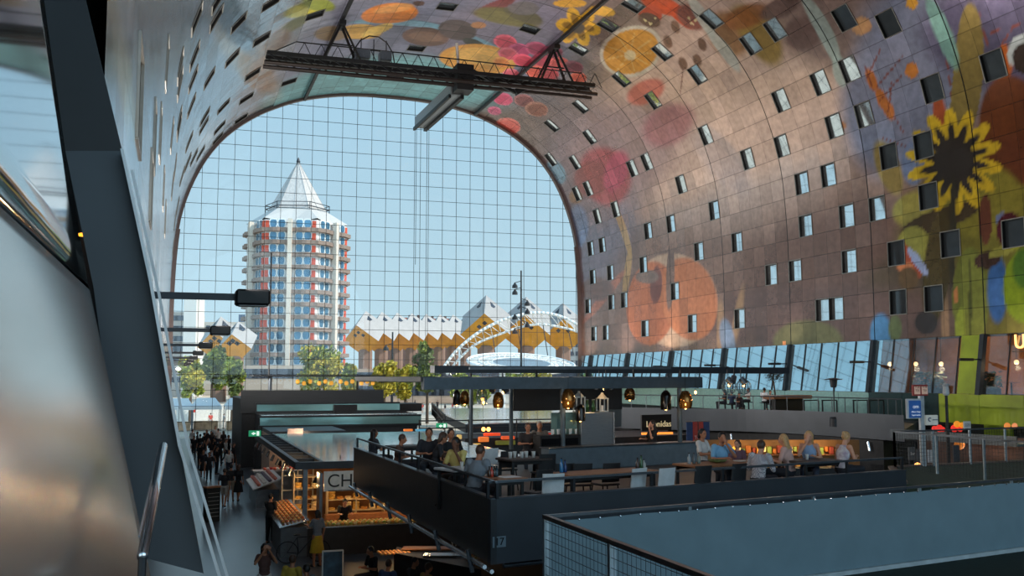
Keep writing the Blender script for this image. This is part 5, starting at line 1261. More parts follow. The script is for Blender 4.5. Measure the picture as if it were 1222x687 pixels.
# ---- bar on terrace 17
bp0 = atD(655,560,26.3); bp1 = atD(812,556,28.5); bp0.z = bp1.z = DK
bd_ = (bp1-bp0).normalized(); bn = Vector((-bd_.y,bd_.x,0)); BL = (bp1-bp0).length/KS; BZ = math.atan2(bd_.y,bd_.x)
bar_ = thing('bar_counter', bp0, 'long blue grey bar counter wall standing behind the wooden tables', 'counter')
M_barwall = mat('blue_grey_bar_panel',(92,106,116),.45,.2,var=.1)
def onbar(u, v, z): return bp0 + (bd_*u + bn*v + Vector((0,0,z)))*KS
def barbox(u0,u1,v0,v1,z0,z1,name,m,parent): 
    c = onbar((u0+u1)/2,(v0+v1)/2,(z0+z1)/2); return MB().bevbox(c,((u1-u0)*KS,(v1-v0)*KS,(z1-z0)*KS),BZ,.012).build(name,m,parent)
barbox(0,BL+.8,0,.5,0,.72,'front_panel',M_barwall,bar_); barbox(-.05,BL+.85,-.05,.55,.72,.76,'counter_top',M_grey,bar_)
un = thing('stainless_bar_unit', onbar(2.0,1.2,0), 'tall brushed stainless bar unit behind the counter', 'bar unit')
uS = (717-655)/F*33.5; uE = (763-655)/F*34
barbox(uS,uE,.7,1.4,0,1.84,'cabinet',mat('brushed_stainless',(158,164,170),.3,.85,var=.08,stretch=(1,1,12)),un)
barbox(uS-.85,uS-.02,.9,1.3,.7,1.84,'glass_side',M_tealglass,un); barbox(uE+.02,uE+.08,.7,1.4,0,1.84,'end_post',M_silver,un)
fr_ = thing('bar_fridge', onbar(.3,.7,0), 'black undercounter fridge with glasses on top left of the stainless unit', 'fridge')
barbox(.05,uS-.1,.6,1.1,0,1.12,'cabinet',M_black,fr_); barbox(.1,uS-.2,.57,.6,.3,1.0,'door',mat('black_glass',(18,20,24),.08,.3),fr_)
gN = 0
def glassware(u, v, z, label, grp):
    t = MB().lathe(onbar(u,v,z),[(.022,0),(.028,.005),(.033,.12),(.035,.14)],8).build('drinking_glass', mat('glassware_white',(226,230,230),.2,0), None, True, loc=onbar(u,v,z)); tag(t,label,'glass',grp)
for i in range(9): glassware(.6+.12*i, .75+.12*(i%2), 1.125, 'clear drinking glass standing in the cluster on the black fridge', 'glasses on the black fridge')
def lantern(u, v, h, label):
    c = onbar(u,v,1.845); t = thing('metal_lantern', c, label, 'lantern'); w_ = .12; h = h*.85
    m = MB()
    for sx in (-1,1):
        for sy in (-1,1): m.box(c+Vector((sx*w_,sy*w_,h*.4)),(.03,.03,h*.8))
    m.box(c+Vector((0,0,.015)),(.28,.28,.03)); m.box(c+Vector((0,0,h*.8)),(.28,.28,.03)); m.build('frame', mat('pale_lantern_metal',(176,176,170),.5,.3), t)
    MB().lathe(c+Vector((0,0,h*.8)),[(.17,0),(.1,.08),(.05,.12),(.04,.17)],4).build('roof', mat('pale_lantern_metal',(176,176,170),.5,.3), t)
    MB().lathe(c+Vector((0,0,.03)),[(.04,0),(.04,.15)],10).build('candle', M_white, t)
lantern(uS+.12,1.0,.62,'pale metal lantern at the left edge of the stainless unit'); lantern(uE-.25,1.0,.55,'pale metal lantern at the right edge of the stainless unit')
for i in range(4):
    p = onbar(uS+.42+.13*i,1.0+.1*(i%2),1.845); t = MB().lathe(p,[(.035,0),(.037,.17),(.015,.25),(.015,.33)],10).build('green_bottle', mat('green_bottle_glass',(40,78,36),.1,.2), None, True, loc=p)
    tag(t, 'green glass bottle on the stainless unit, %s from the left' % ['first','second','third','fourth'][i], 'bottle', 'green bottles between the lanterns'); MB().lathe(p+Vector((0,0,.33)),[(.017,0),(.02,.03)],8).build('cap', M_silver, t)
# leonidas shop sign behind the bar
ls = atD(783,504,47); lt = thing('shop_sign', ls, 'black shop sign with cream Leonidas lettering behind the bar', 'sign')
MB().box(ls,(1.75,.1,.75),BZ).build('board', M_black, lt)
textmesh('sign_letters','Leonidas',mat('cream_letters',(226,206,160),.5,0,emit=.5),ls-Vector((-.08,.12,.07)),bd_,.4,.01,lt, width=1.45)
MB().bar(ls+Vector((-.8,-.1,-.5)),ls+Vector((.8,-.1,-.5)),.1,.1).build('warm_strip', mat('warm_strip_glow',(255,150,60),.5,0,emit=1.2),lt)
lb_ = terr('market_stall', [(17.5,42.5),(24,44),(24,45.5),(17.5,45.5)], 3.0, 0, 'black stall front carrying the Leonidas sign', M_wall_black, cat='stall')
# banner
bb = atD(833,519,44); bt_ = thing('banner', bb, 'blue and red vertical banner with white lettering behind the diners', 'banner')
MB().box(bb-Vector((.42,0,0)),(.3,.04,1.15)).build('blue_cloth', mat('banner_blue',(50,70,110),.8),bt_); MB().box(bb,(.52,.04,1.15)).build('red_cloth', mat('banner_red',(176,66,58),.8),bt_); MB().box(bb+Vector((.42,0,0)),(.3,.04,1.15)).build('blue_cloth', mat('banner_blue',(50,70,110),.8),bt_)
textmesh('lettering','TOE\nTIX',mat('banner_white',(220,190,184),.8),bb+Vector((0,-.03,-.2)),(1,0,0),.2,.004,bt_)
MB().tube(bb+Vector((-.6,0,.6)),bb+Vector((.6,0,.6)),.02).build('rod', M_silver, bt_); MB().tube(bb+Vector((0,0,-2)),bb+Vector((0,0,.6)),.03).build('pole', M_dark, bt_)
# warm glazed counters under the right terrace
wc = thing('grocery_counter', atD(930,530,42), 'long warmly lit grocery counter under the curved right terrace', 'stall')
wa = atD(868,540,40); wb_ = atD(1012,548,40); wa.z = wb_.z = 0; wd = (wb_-wa).normalized(); wn_ = Vector((-wd.y,wd.x,0)); WZ = math.atan2(wd.y,wd.x); WL_ = (wb_-wa).length
MB().box((wa+wb_)/2+wn_*1.6+Vector((0,0,1.6)),(WL_+2,.2,3.2),WZ).build('back_wall', mat('amber_back_wall',(120,84,44),.7,0,var=.4,scale=1.5), wc)
MB().box((wa+wb_)/2+Vector((0,0,1.1)),(WL_+1,.8,2.2),WZ).build('counter', M_wall_black, wc)
for i in range(46):
    p = wa.lerp(wb_,i/45)+wn_*1.4; c = [(226,170,70),(190,110,40),(240,220,160),(150,60,40),(120,140,60)][i%5]; MB().bevbox(p+Vector((0,0,2.24+.5*((i*3)%2)+.04*(i%3))),(.1+.03*(i%4),.2,.16+.05*(i%4)),WZ).build('carton', mat('carton_%d'%(i%5), c,.6), wc)
for i in range(2): MB().box((wa+wb_)/2+wn_*1.4+Vector((0,0,2.1+.5*i)),(WL_,.3,.03),WZ).build('shelf', M_wood, wc)
for i in range(4): light('POINT', wa.lerp(wb_,(i+.5)/4)+wn_*.9+Vector((0,0,3.0)), 20, (1,.66,.3), .1)
# ---- right hand raised terrace with curved fascia
RT = thing('curved_terrace', atD(1000,490,55), 'raised terrace with long curved dark fascia below the right glazing', 'building')
zt, zb = 4.0, 2.75
pts = [(742,481.5,60),(790,482,58.5),(840,484.5,57.5),(900,487.5,56),(960,489,53.5),(1010,489,51),(1050,488.5,49),(1078,486,47.5)]
PT = [Vector((*atD(x,y,D).xy,0)) for x,y,D in pts]
PT = [Vector((a,b,0)) for a,b in catmull([tuple(p.xy) for p in PT], 6)]
m = MB()
for a, b in zip(PT[:-1], PT[1:]): m.add([(a.x,a.y,zb),(b.x,b.y,zb),(b.x,b.y,zt),(a.x,a.y,zt)],[(0,1,2,3)])
m2 = MB(); fr0 = [(p.x,p.y,zb) for p in PT]+[(p.x,p.y+.12,zb) for p in PT[::-1]]; m2.prism(fr0,(0,0,zt-zb)); m2.build('fascia', mat('curved_fascia_slate',(66,72,80),.4,.3,var=.1,scale=.8), RT)
dk = MB(); dk.prism([(p.x,p.y+.1,zb) for p in PT]+[(41.3,48,zb),(41.3,75,zb)],(0,0,.5)); dk.build('deck', M_deck, RT)
h = MB().path([Vector((p.x,p.y+.1,zt+.75)) for p in PT],.03,6).build('handrail', M_grey, RT)
for i in range(0,len(PT),2): MB().tube((PT[i].x,PT[i].y+.1,zt),(PT[i].x,PT[i].y+.1,zt+.75),.025,n=5).build('post', M_grey, h)
ZRT = zb+.5
for i in range(4):
    p = PT[6+9*i]+Vector((0,-.2,2.5)); MB().tube(p+Vector((0,0,.1)),p-Vector((0,.12,.35)),.07,n=8).build('downlight', M_silver, RT)
MB().prism([(p.x,p.y+1.5,0) for p in PT]+[(41.3,48,0),(41.3,75,0)],(0,0,2.7)).build('lower_wall', M_wall_black, RT)
# ================================================================ tables, chairs, small wares
def table(c, L_, W_, rz, label, top=M_wood, h=.75, cat='table', white=False):
    t = thing('dining_table', c, label, cat); c = Vector(c); B = Matrix.Rotation(rz,3,'Z')
    MB().bevbox(c+Vector((0,0,h)), (L_,W_,.045), rz, .01).build('tabletop', top, t)
    for sx in (-1,1):
        for sy in (-1,1): p = c+B@Vector((sx*(L_/2-.08),sy*(W_/2-.08),0)); MB().bar(p, p+Vector((0,0,h-.02)), .05,.05).build('leg', M_black, t)
    for sy in (-1,1): MB().bar(c+B@Vector((-L_/2+.08,sy*(W_/2-.08),h-.06)), c+B@Vector((L_/2-.08,sy*(W_/2-.08),h-.06)), .03,.06).build('apron', M_black, t)
    return t
def chair_proto(shell, label, group):
    t = thing('dining_chair', (0,0,0), label, 'chair', group)
    seat = MB()
    seat.bevbox((0,0,.45),(.42,.42,.04),0,.015); seat.build('seat', shell, t)
    bk = MB(); n = 8; pts = [Vector((.21*math.sin(a)*1.0, -.2+.05*(1-math.cos(a)) , 0)) for a in [(-1+2*i/n)*1.2 for i in range(n+1)]]
    for i in range(n): bk.prism([pts[i]+Vector((0,0,.5)),pts[i+1]+Vector((0,0,.5)),pts[i+1]+Vector((0,-.05,.86)),pts[i]+Vector((0,-.05,.86))],(0,-.018,0))
    bk.build('backrest', shell, t)
    for sx in (-1,1):
        for sy in (-1,1): MB().tube((sx*.17,sy*.17,.44),(sx*.21,sy*.21,0),.014,n=6).build('leg', M_black, t)
    return t
M_shellw = mat('white_chair_shell',(206,210,212),.4); M_shellb = mat('black_chair_shell',(34,35,38),.5)
_cw = chair_proto(M_shellw, '', 'chairs on terrace 17'); _cb = chair_proto(M_shellb, '', 'chairs on terrace 17'); used = {}
def chair(kind, x, y, D, rz, label, zoff=None):
    pr = _cw if kind == 'w' else _cb
    p = atD(x, y, D) if D else atZ(x, y, DK); p.z = zoff if zoff is not None else DK
    if kind not in used: used[kind] = 1; pr.location = p; pr.rotation_euler = (0,0,rz); pr['label'] = label; return pr
    return copy_tree(pr, p, rz, label)
def deck_at(x, y, D, z=DK):
    p = atD(x, y, D); p.z = z; return p
HB = {}
T = {}
# headY -> depth for a seated person
def seatD(y, hz=1.8): return F*hz/(y-450)
# long table in front of the bar, corner table, right tables
M_tw = mat('white_table_top',(206,210,214),.4)
M_tw = mat('white_table_top',(206,210,214),.4); M_tdk = mat('dark_table_top',(60,50,46),.5)
def tb(key, x, ytop, L_, W_, rz, label, top=M_wood, h=.75):
    D = F*(CZ-DK-h)/(ytop-450); p = deck_at(x, ytop, D); T[key] = table(p, L_, W_, rz, label, top=top, h=h); T[key]['h'] = h; return D
tb('long', 722, 563, 1.95, .7, EA, 'long wooden table in front of the blue grey bar counter')
tb('corner', 602, 570, .6, .6, EA, 'square wooden table with a white paper mat in the corner behind the 17 fascia')
tb('right', 870, 552, 2.4, .75, EA, 'long wooden table at which the man in the light blue shirt sits', h=.7)
tb('left', 545, 559, .6, .7, .3, 'pale table between the grey shirted man and the woman in yellow', M_tw)
tb('girl', 968, 549, 1.1, .75, EA, 'dark table in front of the woman bending over in the blue top', M_tdk)
tb('mid', 625, 547, 1.0, .7, EA, 'dark table with white paper stacks left of the bar counter', M_tdk)
tb('back', 483, 532, .8, .7, .2, 'small dark table behind the left parapet', M_tdk)
def onT(key, dx, dy):
    h = T[key]['h']+.023
    c = Vector(T[key]['wloc']); return Vector((c.x+dx, c.y+dy, DK+h))
tag(MB().bevbox(onT('corner',.08,0), (.34,.3,.006), EA).build('paper_mat', M_white), 'white paper mat on the square corner table', 'place mat')
def bottle(p, col, h, label, grp=None, nm='bottle'):
    t = MB().lathe(p,[(.035,0),(.037,.03),(.036,h*.62),(.014,h*.8),(.014,h)],10).build(nm, mat('bottle_%d_%d_%d'%col, col, .2), None, True, loc=p); tag(t,label,'bottle',grp)
    MB().lathe(p+Vector((0,0,h)),[(.016,0),(.016,.02)],8).build('cap', M_black, t)
def cup(p, col, label, grp=None, h=.11, r=.038, nm='cup'):
    t = MB().lathe(p,[(r*.75,0),(r,h*.9),(r,h)],10).build(nm, mat('cup_%d_%d_%d'%col, col, .3), None, True, loc=p); tag(t,label,'cup',grp)
for i,(dx,c,lb) in enumerate([(-.24,(60,40,30),'brown sauce bottle on the corner table, leftmost'),(-.2,(180,60,40),'red sauce bottle on the corner table'),(-.15,(40,42,44),'black pepper mill on the corner table'),(-.11,(36,60,70),'dark blue bottle on the corner table, beside the mat')]): bottle(onT('corner',dx,.1), c, .16, lb)
bottle(onT('long',-.85,.0), (40,110,160), .24, 'blue bottle at the left end of the long wooden table'); bottle(onT('long',-.76,.05), (30,60,110), .2, 'dark blue bottle at the left end of the long table')
bottle(onT('long',.8,.15), (40,80,40), .24, 'green bottle at the right end of the long wooden table'); bottle(onT('long',.7,.1), (60,40,36), .2, 'brown bottle at the right end of the long wooden table'); bottle(onT('long',.88,.2), (190,190,186), .16, 'white shaker at the right end of the long wooden table')
for i in range(3): bottle(onT('right',-.98+.11*i,-.1), [(150,160,166),(90,96,100),(120,128,120)][i], .2, '%s grey condiment bottle at the left end of the right hand table'%['left','middle','right'][i])
for i in range(5): cup(onT('mid',-.3+.13*i,.1*(i%2)), (214,216,214), 'white paper cup standing among others on the dark table left of the bar', 'paper cups by the bar', .13, .045, 'paper_cup')
cup(onT('left',.1,.0),(230,230,226),'white cup on the pale table before the grey shirted man'); cup(onT('girl',-.1,0),(220,220,216),'white cup on the dark table before the bending woman')
tag(MB().lathe(onT('right',-.3,-.05),[(.02,0),(.16,.02),(.2,.06),(.19,.06),(.15,.03)],16).build('salad_bowl', mat('green_salad',(90,100,50),.6,0,var=.5,scale=20), None, True), 'shallow bowl of green salad in front of the light blue shirted man', 'bowl')
tag(MB().lathe(onT('right',.25,0),[(.02,0),(.12,.01),(.14,.025),(.1,.02)],16).build('plate', M_white, None, True), 'white plate between the blue shirted man and the checked shirt man', 'plate')
for i,(x,D,k,lb) in enumerate([(690,18.9,'b','black chair behind the long wooden table, toward its left'),(722,19.0,'b','black chair behind the middle of the long wooden table'),(752,17.9,'w','white backed chair at the right front of the long wooden table'),(668,18.9,'b','black chair behind the left end of the long wooden table'),(786,17.95,'w','white backed chair between the two long wooden tables'),(655,16.95,'w','white backed chair beside the handrail left of the long table'),(830,18.4,'b','black chair at the left end of the right hand wooden table'),(640,17.6,'b','black chair between the corner table and the long table'),(648,21.2,'b','black chair beside the blue grey bar wall'),(872,18.85,'b','black chair in front between the two diners at the right table'),(604,22,'b','black chair near the tall middle post'),(580,22.8,'w','white backed chair near the tall middle post')]):
    chair(k, x, 560, D, EA+(0.1*((i*7)%5-2)), lb)
# ---------------------------------------------------------------- diners and passers-by
def ppl(x, yh, D, zf, label, sit=True, off=0, sc=1.0, **k):
    """person whose head appears at (x, yh) standing on floor level zf"""
    p = atD(x, yh, D); q = (p.x, p.y, zf)
    return person(q, face_cam((p.x,p.y), off), label, pose='sit' if sit else k.pop('pose','stand'), sc=sc, **k)
def sD(yh, zf, h): return F*(CZ-zf-h)/(yh-450)
H_S = 1.23
plaid = mat('checked_shirt_fabric', (206,206,210), .8)
def make_check(m):
    N = m.node_tree.nodes; L = m.node_tree.links; b = N['Principled BSDF']; ck = N.new('ShaderNodeTexChecker'); ck.inputs['Scale'].default_value = 38; ck.inputs[1].default_value = s2l((214,212,214))+(1,); ck.inputs[2].default_value = s2l((110,108,124))+(1,)
    tc = N.new('ShaderNodeTexCoord'); L.new(tc.outputs['Object'], ck.inputs[0]); L.new(ck.outputs[0], b.inputs['Base Color'])
make_check(plaid)
flor = mat('white_floral_fabric', (226,222,222), .8, 0, scale=14, rgb2=(170,150,170))
ppl(566,534,sD(534,DK,H_S),DK,'person in a grey t-shirt seated with the back to the viewer near the left rail', off=150, shirt=(122,132,142), hair='b', lean=18, turn=-10)
ppl(547,525,sD(525,DK,H_S),DK,'person in a pale yellow top seated with hand at the face behind the grey t-shirt', off=-30, shirt=(214,196,120), hair='k', hairlen=.05, sex='f', skin='d', arms=('face','table'), lean=8)
ppl(538,515,22.6,DK,'person in black seated upright behind the pale yellow top', off=20, shirt=(30,30,34), hair='k', skin='m', arms='fwd')
ppl(518,537,21.6,DK,'person in a dark top seated leaning forward at the left rail', off=95, shirt=(40,40,46), hair='b', lean=16, sex='f', hairlen=.1)
ppl(531,542,20.2,DK,'small person in dark red seated beside the left rail', off=60, shirt=(92,44,40), hair='b', skin='l', sc=.85, sex='f', seat=.25)
ppl(474,532,24.6,DK,'person in a brown top seated behind the left parapet', off=80, shirt=(96,70,60), hair='b', lean=10, seat=.22)
ppl(446,521,27.3,DK,'person with long dark hair seated at the far end of the left parapet', off=120, shirt=(50,50,56), hair='k', hairlen=.3, sex='f', seat=.2)
ppl(512,526,22,DK+.05,'person with black hair seated at the small dark table', off=0, shirt=(36,38,46), hair='k')
ppl(859,519,sD(519,DK,H_S),DK,'person in a light blue shirt seated with a hand at the chin', off=35, shirt=(120,170,206), hair='k', skin='m', arms=('face','table'), lean=6, turn=-15)
ppl(838,521,sD(521,DK,1.18)+1.0,DK,'person with dark hair and white top seated behind the light blue shirt', off=60, shirt=(214,208,204), hair='k', hairlen=.08, sex='f', turn=-20)
ppl(880,525,sD(525,DK,1.1)+.6,DK,'child in a mauve top seated between the two men', off=-20, shirt=(120,88,100), hair='b', skin='l', sc=.82, sex='f', hairlen=.06)
ppl(904,529,19.9,DK-.08,'person in a checked shirt seated with the back to the viewer', off=155, pattern=plaid, hair='b', skin='l', lean=14, sleeve='long')
ppl(942,523,sD(523,DK,H_S)+.4,DK,'person with blonde hair seated sideways left of the bending woman', off=-110, shirt=(200,160,150), hair='y', hairlen=.2, sex='f', skin='l', lean=10)
ppl(965,515,21.3,DK+.05,'person with long blonde hair in a pale blue top bending over the table', off=0, shirt=(130,156,190), hair='y', hairlen=.22, sex='f', skin='l', arms=('table','face'), lean=16, sleeve='none', pants=(60,70,90), tilt=-10)
ppl(1003,521,20.7,DK,'person with blonde bun in a white strap top seated with the back to the viewer', off=140, pattern=flor, hair='y', hairlen=-1, sex='f', skin='l', sleeve='none', lean=14, seat=.5)
ppl(779,513,29.4,DK-.1,'person with long dark hair and hand at the face beyond the bar counter', off=-60, shirt=(26,26,30), hair='k', hairlen=.25, sex='f', arms=('face','table'), skin='l')
for (x,y,D,c,h,lb) in [(630,512,27.5,(50,44,44),'b','person in a dark top seated left behind the second post'),(644,514,28.6,(120,116,112),'g','person with grey hair seated beside the dark top behind the second post'),(688,512,30,(40,40,44),'k','person in black beyond the bar fridge')]:
    ppl(x,y,D,DK-.1 if D > 25 else DK+.1,lb,off=random.uniform(-60,60),shirt=c,hair=h)
# right curved terrace guests
ZT_ = ZRT+.45
for (x,y,D,c,h,hl,o,lb),sl_ in zip([(865,466,60,(40,38,42),'k',.1,-70,'person in dark clothes at the left of the upper terrace table'),(873,467,61,(40,54,84),'b',0,160,'person in a navy top with the back turned on the upper terrace'),(882,470,62,(60,44,44),'b',.15,20,'small person in brown on the upper terrace beside the navy top'),(893,464,61,(206,200,196),'k',-1,-60,'person in white with dark hair bun on the upper terrace'),(912,464,58,(216,220,224),'k',0,150,'person in a white t-shirt with the back turned on the upper terrace'),(919,467,62,(50,46,50),'b',0,30,'person behind the white t-shirt on the upper terrace')],['dark clothes at the left','the navy top','small brown jacket','white with the hair bun','the white t-shirt','black behind the white t-shirt']):
    p = atD(x,y,D); person((p.x,p.y,p.z-H_S), face_cam((p.x,p.y),o), lb, pose='sit', shirt=c, hair=h, hairlen=hl, sex='m' if hl==0 else 'f', vox=.02)
    st = thing('bar_stool', (p.x,p.y,ZRT), 'dark high seat under the guest in '+sl_, 'stool')
    MB().box((p.x,p.y,(p.z-H_S+.43)),(.4,.4,.05)).build('seat', M_black, st); MB().tube((p.x,p.y,ZRT),(p.x,p.y,p.z-H_S+.4),.05,n=8).build('pedestal', M_black, st)
p = atD(940,475,57); t = thing('high_table',(p.x,p.y,ZRT),'long wooden high table beside the potted olive tree on the upper terrace','table'); zt_ = atD(940,473.5,57).z
MB().bevbox((p.x,p.y,zt_),(3.0,.9,.2),EA).build('tabletop', M_wood, t); MB().bevbox((p.x,p.y,(ZRT+zt_)/2),(2.2,.3,zt_-ZRT-.1),EA).build('pedestal', M_black, t)
for i,x in enumerate((968,990,1027,1046)):
    p = atD(x,480,54); t = thing('bench_frame',(p.x,p.y,ZRT),['black framed bench right of the high table','black framed bench at the foot of the patio heater','black framed bench right of the patio heater','black framed bench at the right end of the upper terrace'][i],'bench')
    zt_ = atD(x,477.5,54).z
    MB().bar((p.x-.5,p.y,zt_),(p.x+.5,p.y+.1,zt_),.08,.06).build('top_rail', M_black, t)
    for s in (-1,1): MB().bar((p.x+s*.46,p.y,ZRT),(p.x+s*.46,p.y,zt_),.06,.06).build('leg', M_black, t)
    MB().bevbox((p.x,p.y,ZRT+.45),(1.0,.4,.06)).build('seat', M_black, t)
# olive tree, heater
p = atD(926,470,60); t = thing('potted_tree',(p.x,p.y,ZRT),'small round crowned potted tree on the upper terrace','plant'); zc_ = atD(924,450,60).z
MB().lathe((p.x,p.y,ZRT),[(.25,0),(.33,.6),(.34,.7),(.3,.7)],12).build('pot', M_dark, t); MB().path([Vector((p.x,p.y,ZRT+.6)),Vector((p.x-.05,p.y,ZRT+1.4)),Vector((p.x-.15,p.y,zc_-.2))],.05).build('trunk', mat('tree_bark',(84,70,58),.9), t)
m = MB(); rn = random.Random(3)
for i in range(700):
    u = Vector((rn.gauss(0,1),rn.gauss(0,1),rn.gauss(0,1))).normalized(); u = Vector((u.x*.62,u.y*.62,u.z*.42))*rn.uniform(.3,1.05); q = Vector((p.x-.1,p.y,zc_+.05))+u; d = Vector((rn.gauss(0,1),rn.gauss(0,1),rn.gauss(0,1)+.5)).normalized(); a = d.orthogonal().normalized()*.02; m.add([q-a,q+d*.07,q+a,q-d*.07],[(0,1,2,3)])
m.build('foliage', mat('dark_olive_leaf',(44,50,38),.7,0,var=.4,scale=6), t)
def heater(x, yt, D, z0, label):
    p = atD(x,yt,D); t = thing('patio_heater',(p.x,p.y,z0),label,'heater')
    MB().tube((p.x,p.y,z0),(p.x,p.y,p.z-.3),.035,n=8).build('pole', M_dark, t); MB().lathe((p.x,p.y,p.z-.42),[(.12,0),(.16,.05),(.2,.4),(.12,.42)],12).build('burner', M_dark, t); MB().lathe((p.x,p.y,p.z-.02),[(.5,0),(.45,.03),(.1,.1)],18).build('reflector', mat('dark_reflector',(50,52,56),.3,.7), t); MB().lathe((p.x,p.y,z0),[(.25,0),(.25,.4),(.2,.5)],14).build('base', M_dark, t)
heater(994.5,452.5,52,ZRT,'tall black patio heater with a flat round hood on the upper terrace')
# ---------------------------------------------------------------- right end: signs, fences, turf court
ZC = 3.05
tc0 = atZ(1062,572,ZC)
cdir = Vector((.99,.11,0)).normalized(); P0 = Vector((20.85,25.3,0)); 
crt = thing('turf_court',(P0.x,P0.y,ZC-.35),'green turf court slab at the right edge behind the cloth screen','deck')
MB().prism([(18.0,21.6,ZC-.3),(P0.x,P0.y+.2,ZC-.3),(31,26.5,ZC-.3),(31,19.6,ZC-.3),(18.2,19.6,ZC-.3)],(0,0,.3)).build('turf', mat('green_turf',(52,74,64),.95,0,var=.2,scale=10,bump=.3,bscale=60), crt)
MB().bar((18.05,21.6,ZC+.02),(P0.x,P0.y+.15,ZC+.02),.22,.06).build('edge_strip', mat('brown_edge',(96,84,78),.5), crt); MB().bar((P0.x,P0.y+.15,ZC+.02),(31,26.45,ZC+.02),.2,.06).build('edge_strip', mat('brown_edge',(96,84,78),.5), crt)
cf_ = thing('court_fence',(P0.x,P0.y,ZC),'grey mesh fence with top rail around the turf court','fence')
for A,B in ((Vector((P0.x,P0.y,0)),Vector((20.6,19.7,0))),(Vector((P0.x,P0.y,0)),Vector((30.5,26.4,0)))):
    MB().bar(A+Vector((0,0,4.15)),B+Vector((0,0,4.15)),.05,.05).build('handrail', M_grey, cf_)
    n = 3 if A.y > B.y+2 else 6
    for k in range(n+1): q_ = A.lerp(B,k/n); MB().bar((q_.x,q_.y,ZC),(q_.x,q_.y,4.15),.06,.05).build('post', mat('galvanised_post',(150,166,176),.4,.6), cf_)
    m = MB(); n = int((B-A).length/.12)
    for k in range(n): q_ = A.lerp(B,k/n); m.tube((q_.x,q_.y,ZC),(q_.x,q_.y,4.15),.004,n=4)
    for k in range(10): m.tube(A+Vector((0,0,ZC+.11*k)),B+Vector((0,0,ZC+.11*k)),.004,n=4)
    m.build('wire_mesh', M_dark, cf_)
# direction signs on a white post
sp_ = atZ(1101,560,ZC+.0); sp_ = atD(1100,500,31); pz = 2.2
sg = thing('sign_post',(sp_.x,sp_.y,ZC),'white sign post with red, blue and white market signs','sign')
zp = lambda y: atD(1100,y,31).z
MB().bevbox((sp_.x,sp_.y,(zp(470)+ZC)/2),(.17,.12,zp(470)-ZC)).build('post', mat('pale_post',(176,184,190),.4,.2), sg)
def sboard(x0,x1,y0,y1,m,name,dy=-.1):
    a = atD(x0,y0,31); b = atD(x1,y1,31); return MB().bevbox(((a.x+b.x)/2,sp_.y+dy,(a.z+b.z)/2),((b-a).length*.0+abs(b.x-a.x)/.98,.08,abs(a.z-b.z)),0,.01).build(name,m,sg), Vector(((a.x+b.x)/2,sp_.y+dy-.05,(a.z+b.z)/2))
_, c = sboard(1085,1107,459,472,mat('red_sign',(124,36,34),.5,0,emit=.15),'red_board')
for dx in (-.14,.14): MB().box(c+Vector((dx,-.005,0)),(.22,.01,.24)).build('cream_tile', mat('cream_tile',(214,180,160),.5,0,emit=.2), sg); textmesh('lettering','TOE\nTIX',mat('red_letter',(124,36,34),.5),c+Vector((dx,-.015,.045)),(1,0,0),.1,.002,sg)
_, c = sboard(1075,1096,475.5,499,mat('white_edge',(200,206,212),.5),'blue_board_edge',-.08)
_, c = sboard(1077.5,1095,477.5,498,mat('blue_sign',(36,84,150),.4,0,emit=.25),'blue_board',-.1)
textmesh('lettering','om',mat('white_letter',(230,236,242),.5,0,emit=.4),c+Vector((0,-.015,.08)),(1,0,0),.17,.002,sg); textmesh('lettering','Albert Heijn',mat('white_letter',(230,236,242),.5,0,emit=.4),c+Vector((0,-.015,-.08)),(1,0,0),.07,.002,sg); textmesh('lettering','Supermarkt',mat('white_letter',(230,236,242),.5,0,emit=.4),c+Vector((0,-.015,-.18)),(1,0,0),.07,.002,sg)
_, c = sboard(1102,1120,495,507,mat('white_sign',(206,208,200),.5,0,emit=.15),'white_board',-.1)
m = MB(); 
for i in range(9): a_ = .9+i*.5; m.box(c+Vector((-.1+.05*math.cos(a_),-.008,.02+.05*math.sin(a_))),(.028,.01,.028))
m.build('blue_emblem', mat('sign_blue_mark',(30,60,110),.5), sg); MB().box(c+Vector((.1,-.008,.01)),(.2,.006,.035)).build('print_line', mat('sign_grey_mark',(120,130,140),.5), sg)
# slim black lamp post
p = atD(1131,520,33); t = thing('lamp_post',(p.x,p.y,ZC-.4),'slim black post with a white caged lamp right of the sign post','lamp'); zt_ = atD(1131,458,33).z
MB().tube((p.x,p.y,2.0),(p.x,p.y,zt_-.35),.06,.045,8).build('pole', M_black, t); MB().lathe((p.x,p.y,zt_-.38),[(.08,0),(.11,.08),(.09,.3),(.12,.34),(.04,.4)],8).build('lamp_cage', mat('pale_lamp_cage',(170,176,180),.4), t)
# low boards near the turf
for (x,y,w,h,c,lb,tx_) in [(1088,541,10,16,(90,96,100),'grey menu board with white lettering left of the sign post','Bar'),(1100-4,543,7,14,(84,88,92),'narrow grey menu board behind the sign post',None),(1111,544,11,15,(196,200,204),'white price list board right of the sign post',None),(1141,541,9,20,(60,64,70),'tall dark board with white round marks behind the fence',None)]:
    D = 34; p = atD(x,y,D); hh = h/F*D; t = MB().bevbox(p,(w/F*D,.05,hh),0,.01).build('menu_board', mat('board_%d_%d_%d'%c,c,.6,0,var=.2,scale=4), None, loc=p); tag(t, lb, 'board')
    if tx_: textmesh('lettering',tx_,M_white,p+Vector((0,-.04,0)),(1,0,0),.14,.002,t)
    for s in (-1,1): MB().tube((p.x+s*w/F*D*.4,p.y,p.z-hh/2),(p.x+s*w/F*D*.4,p.y,0.6),.02,n=5).build('leg', M_dark, t)
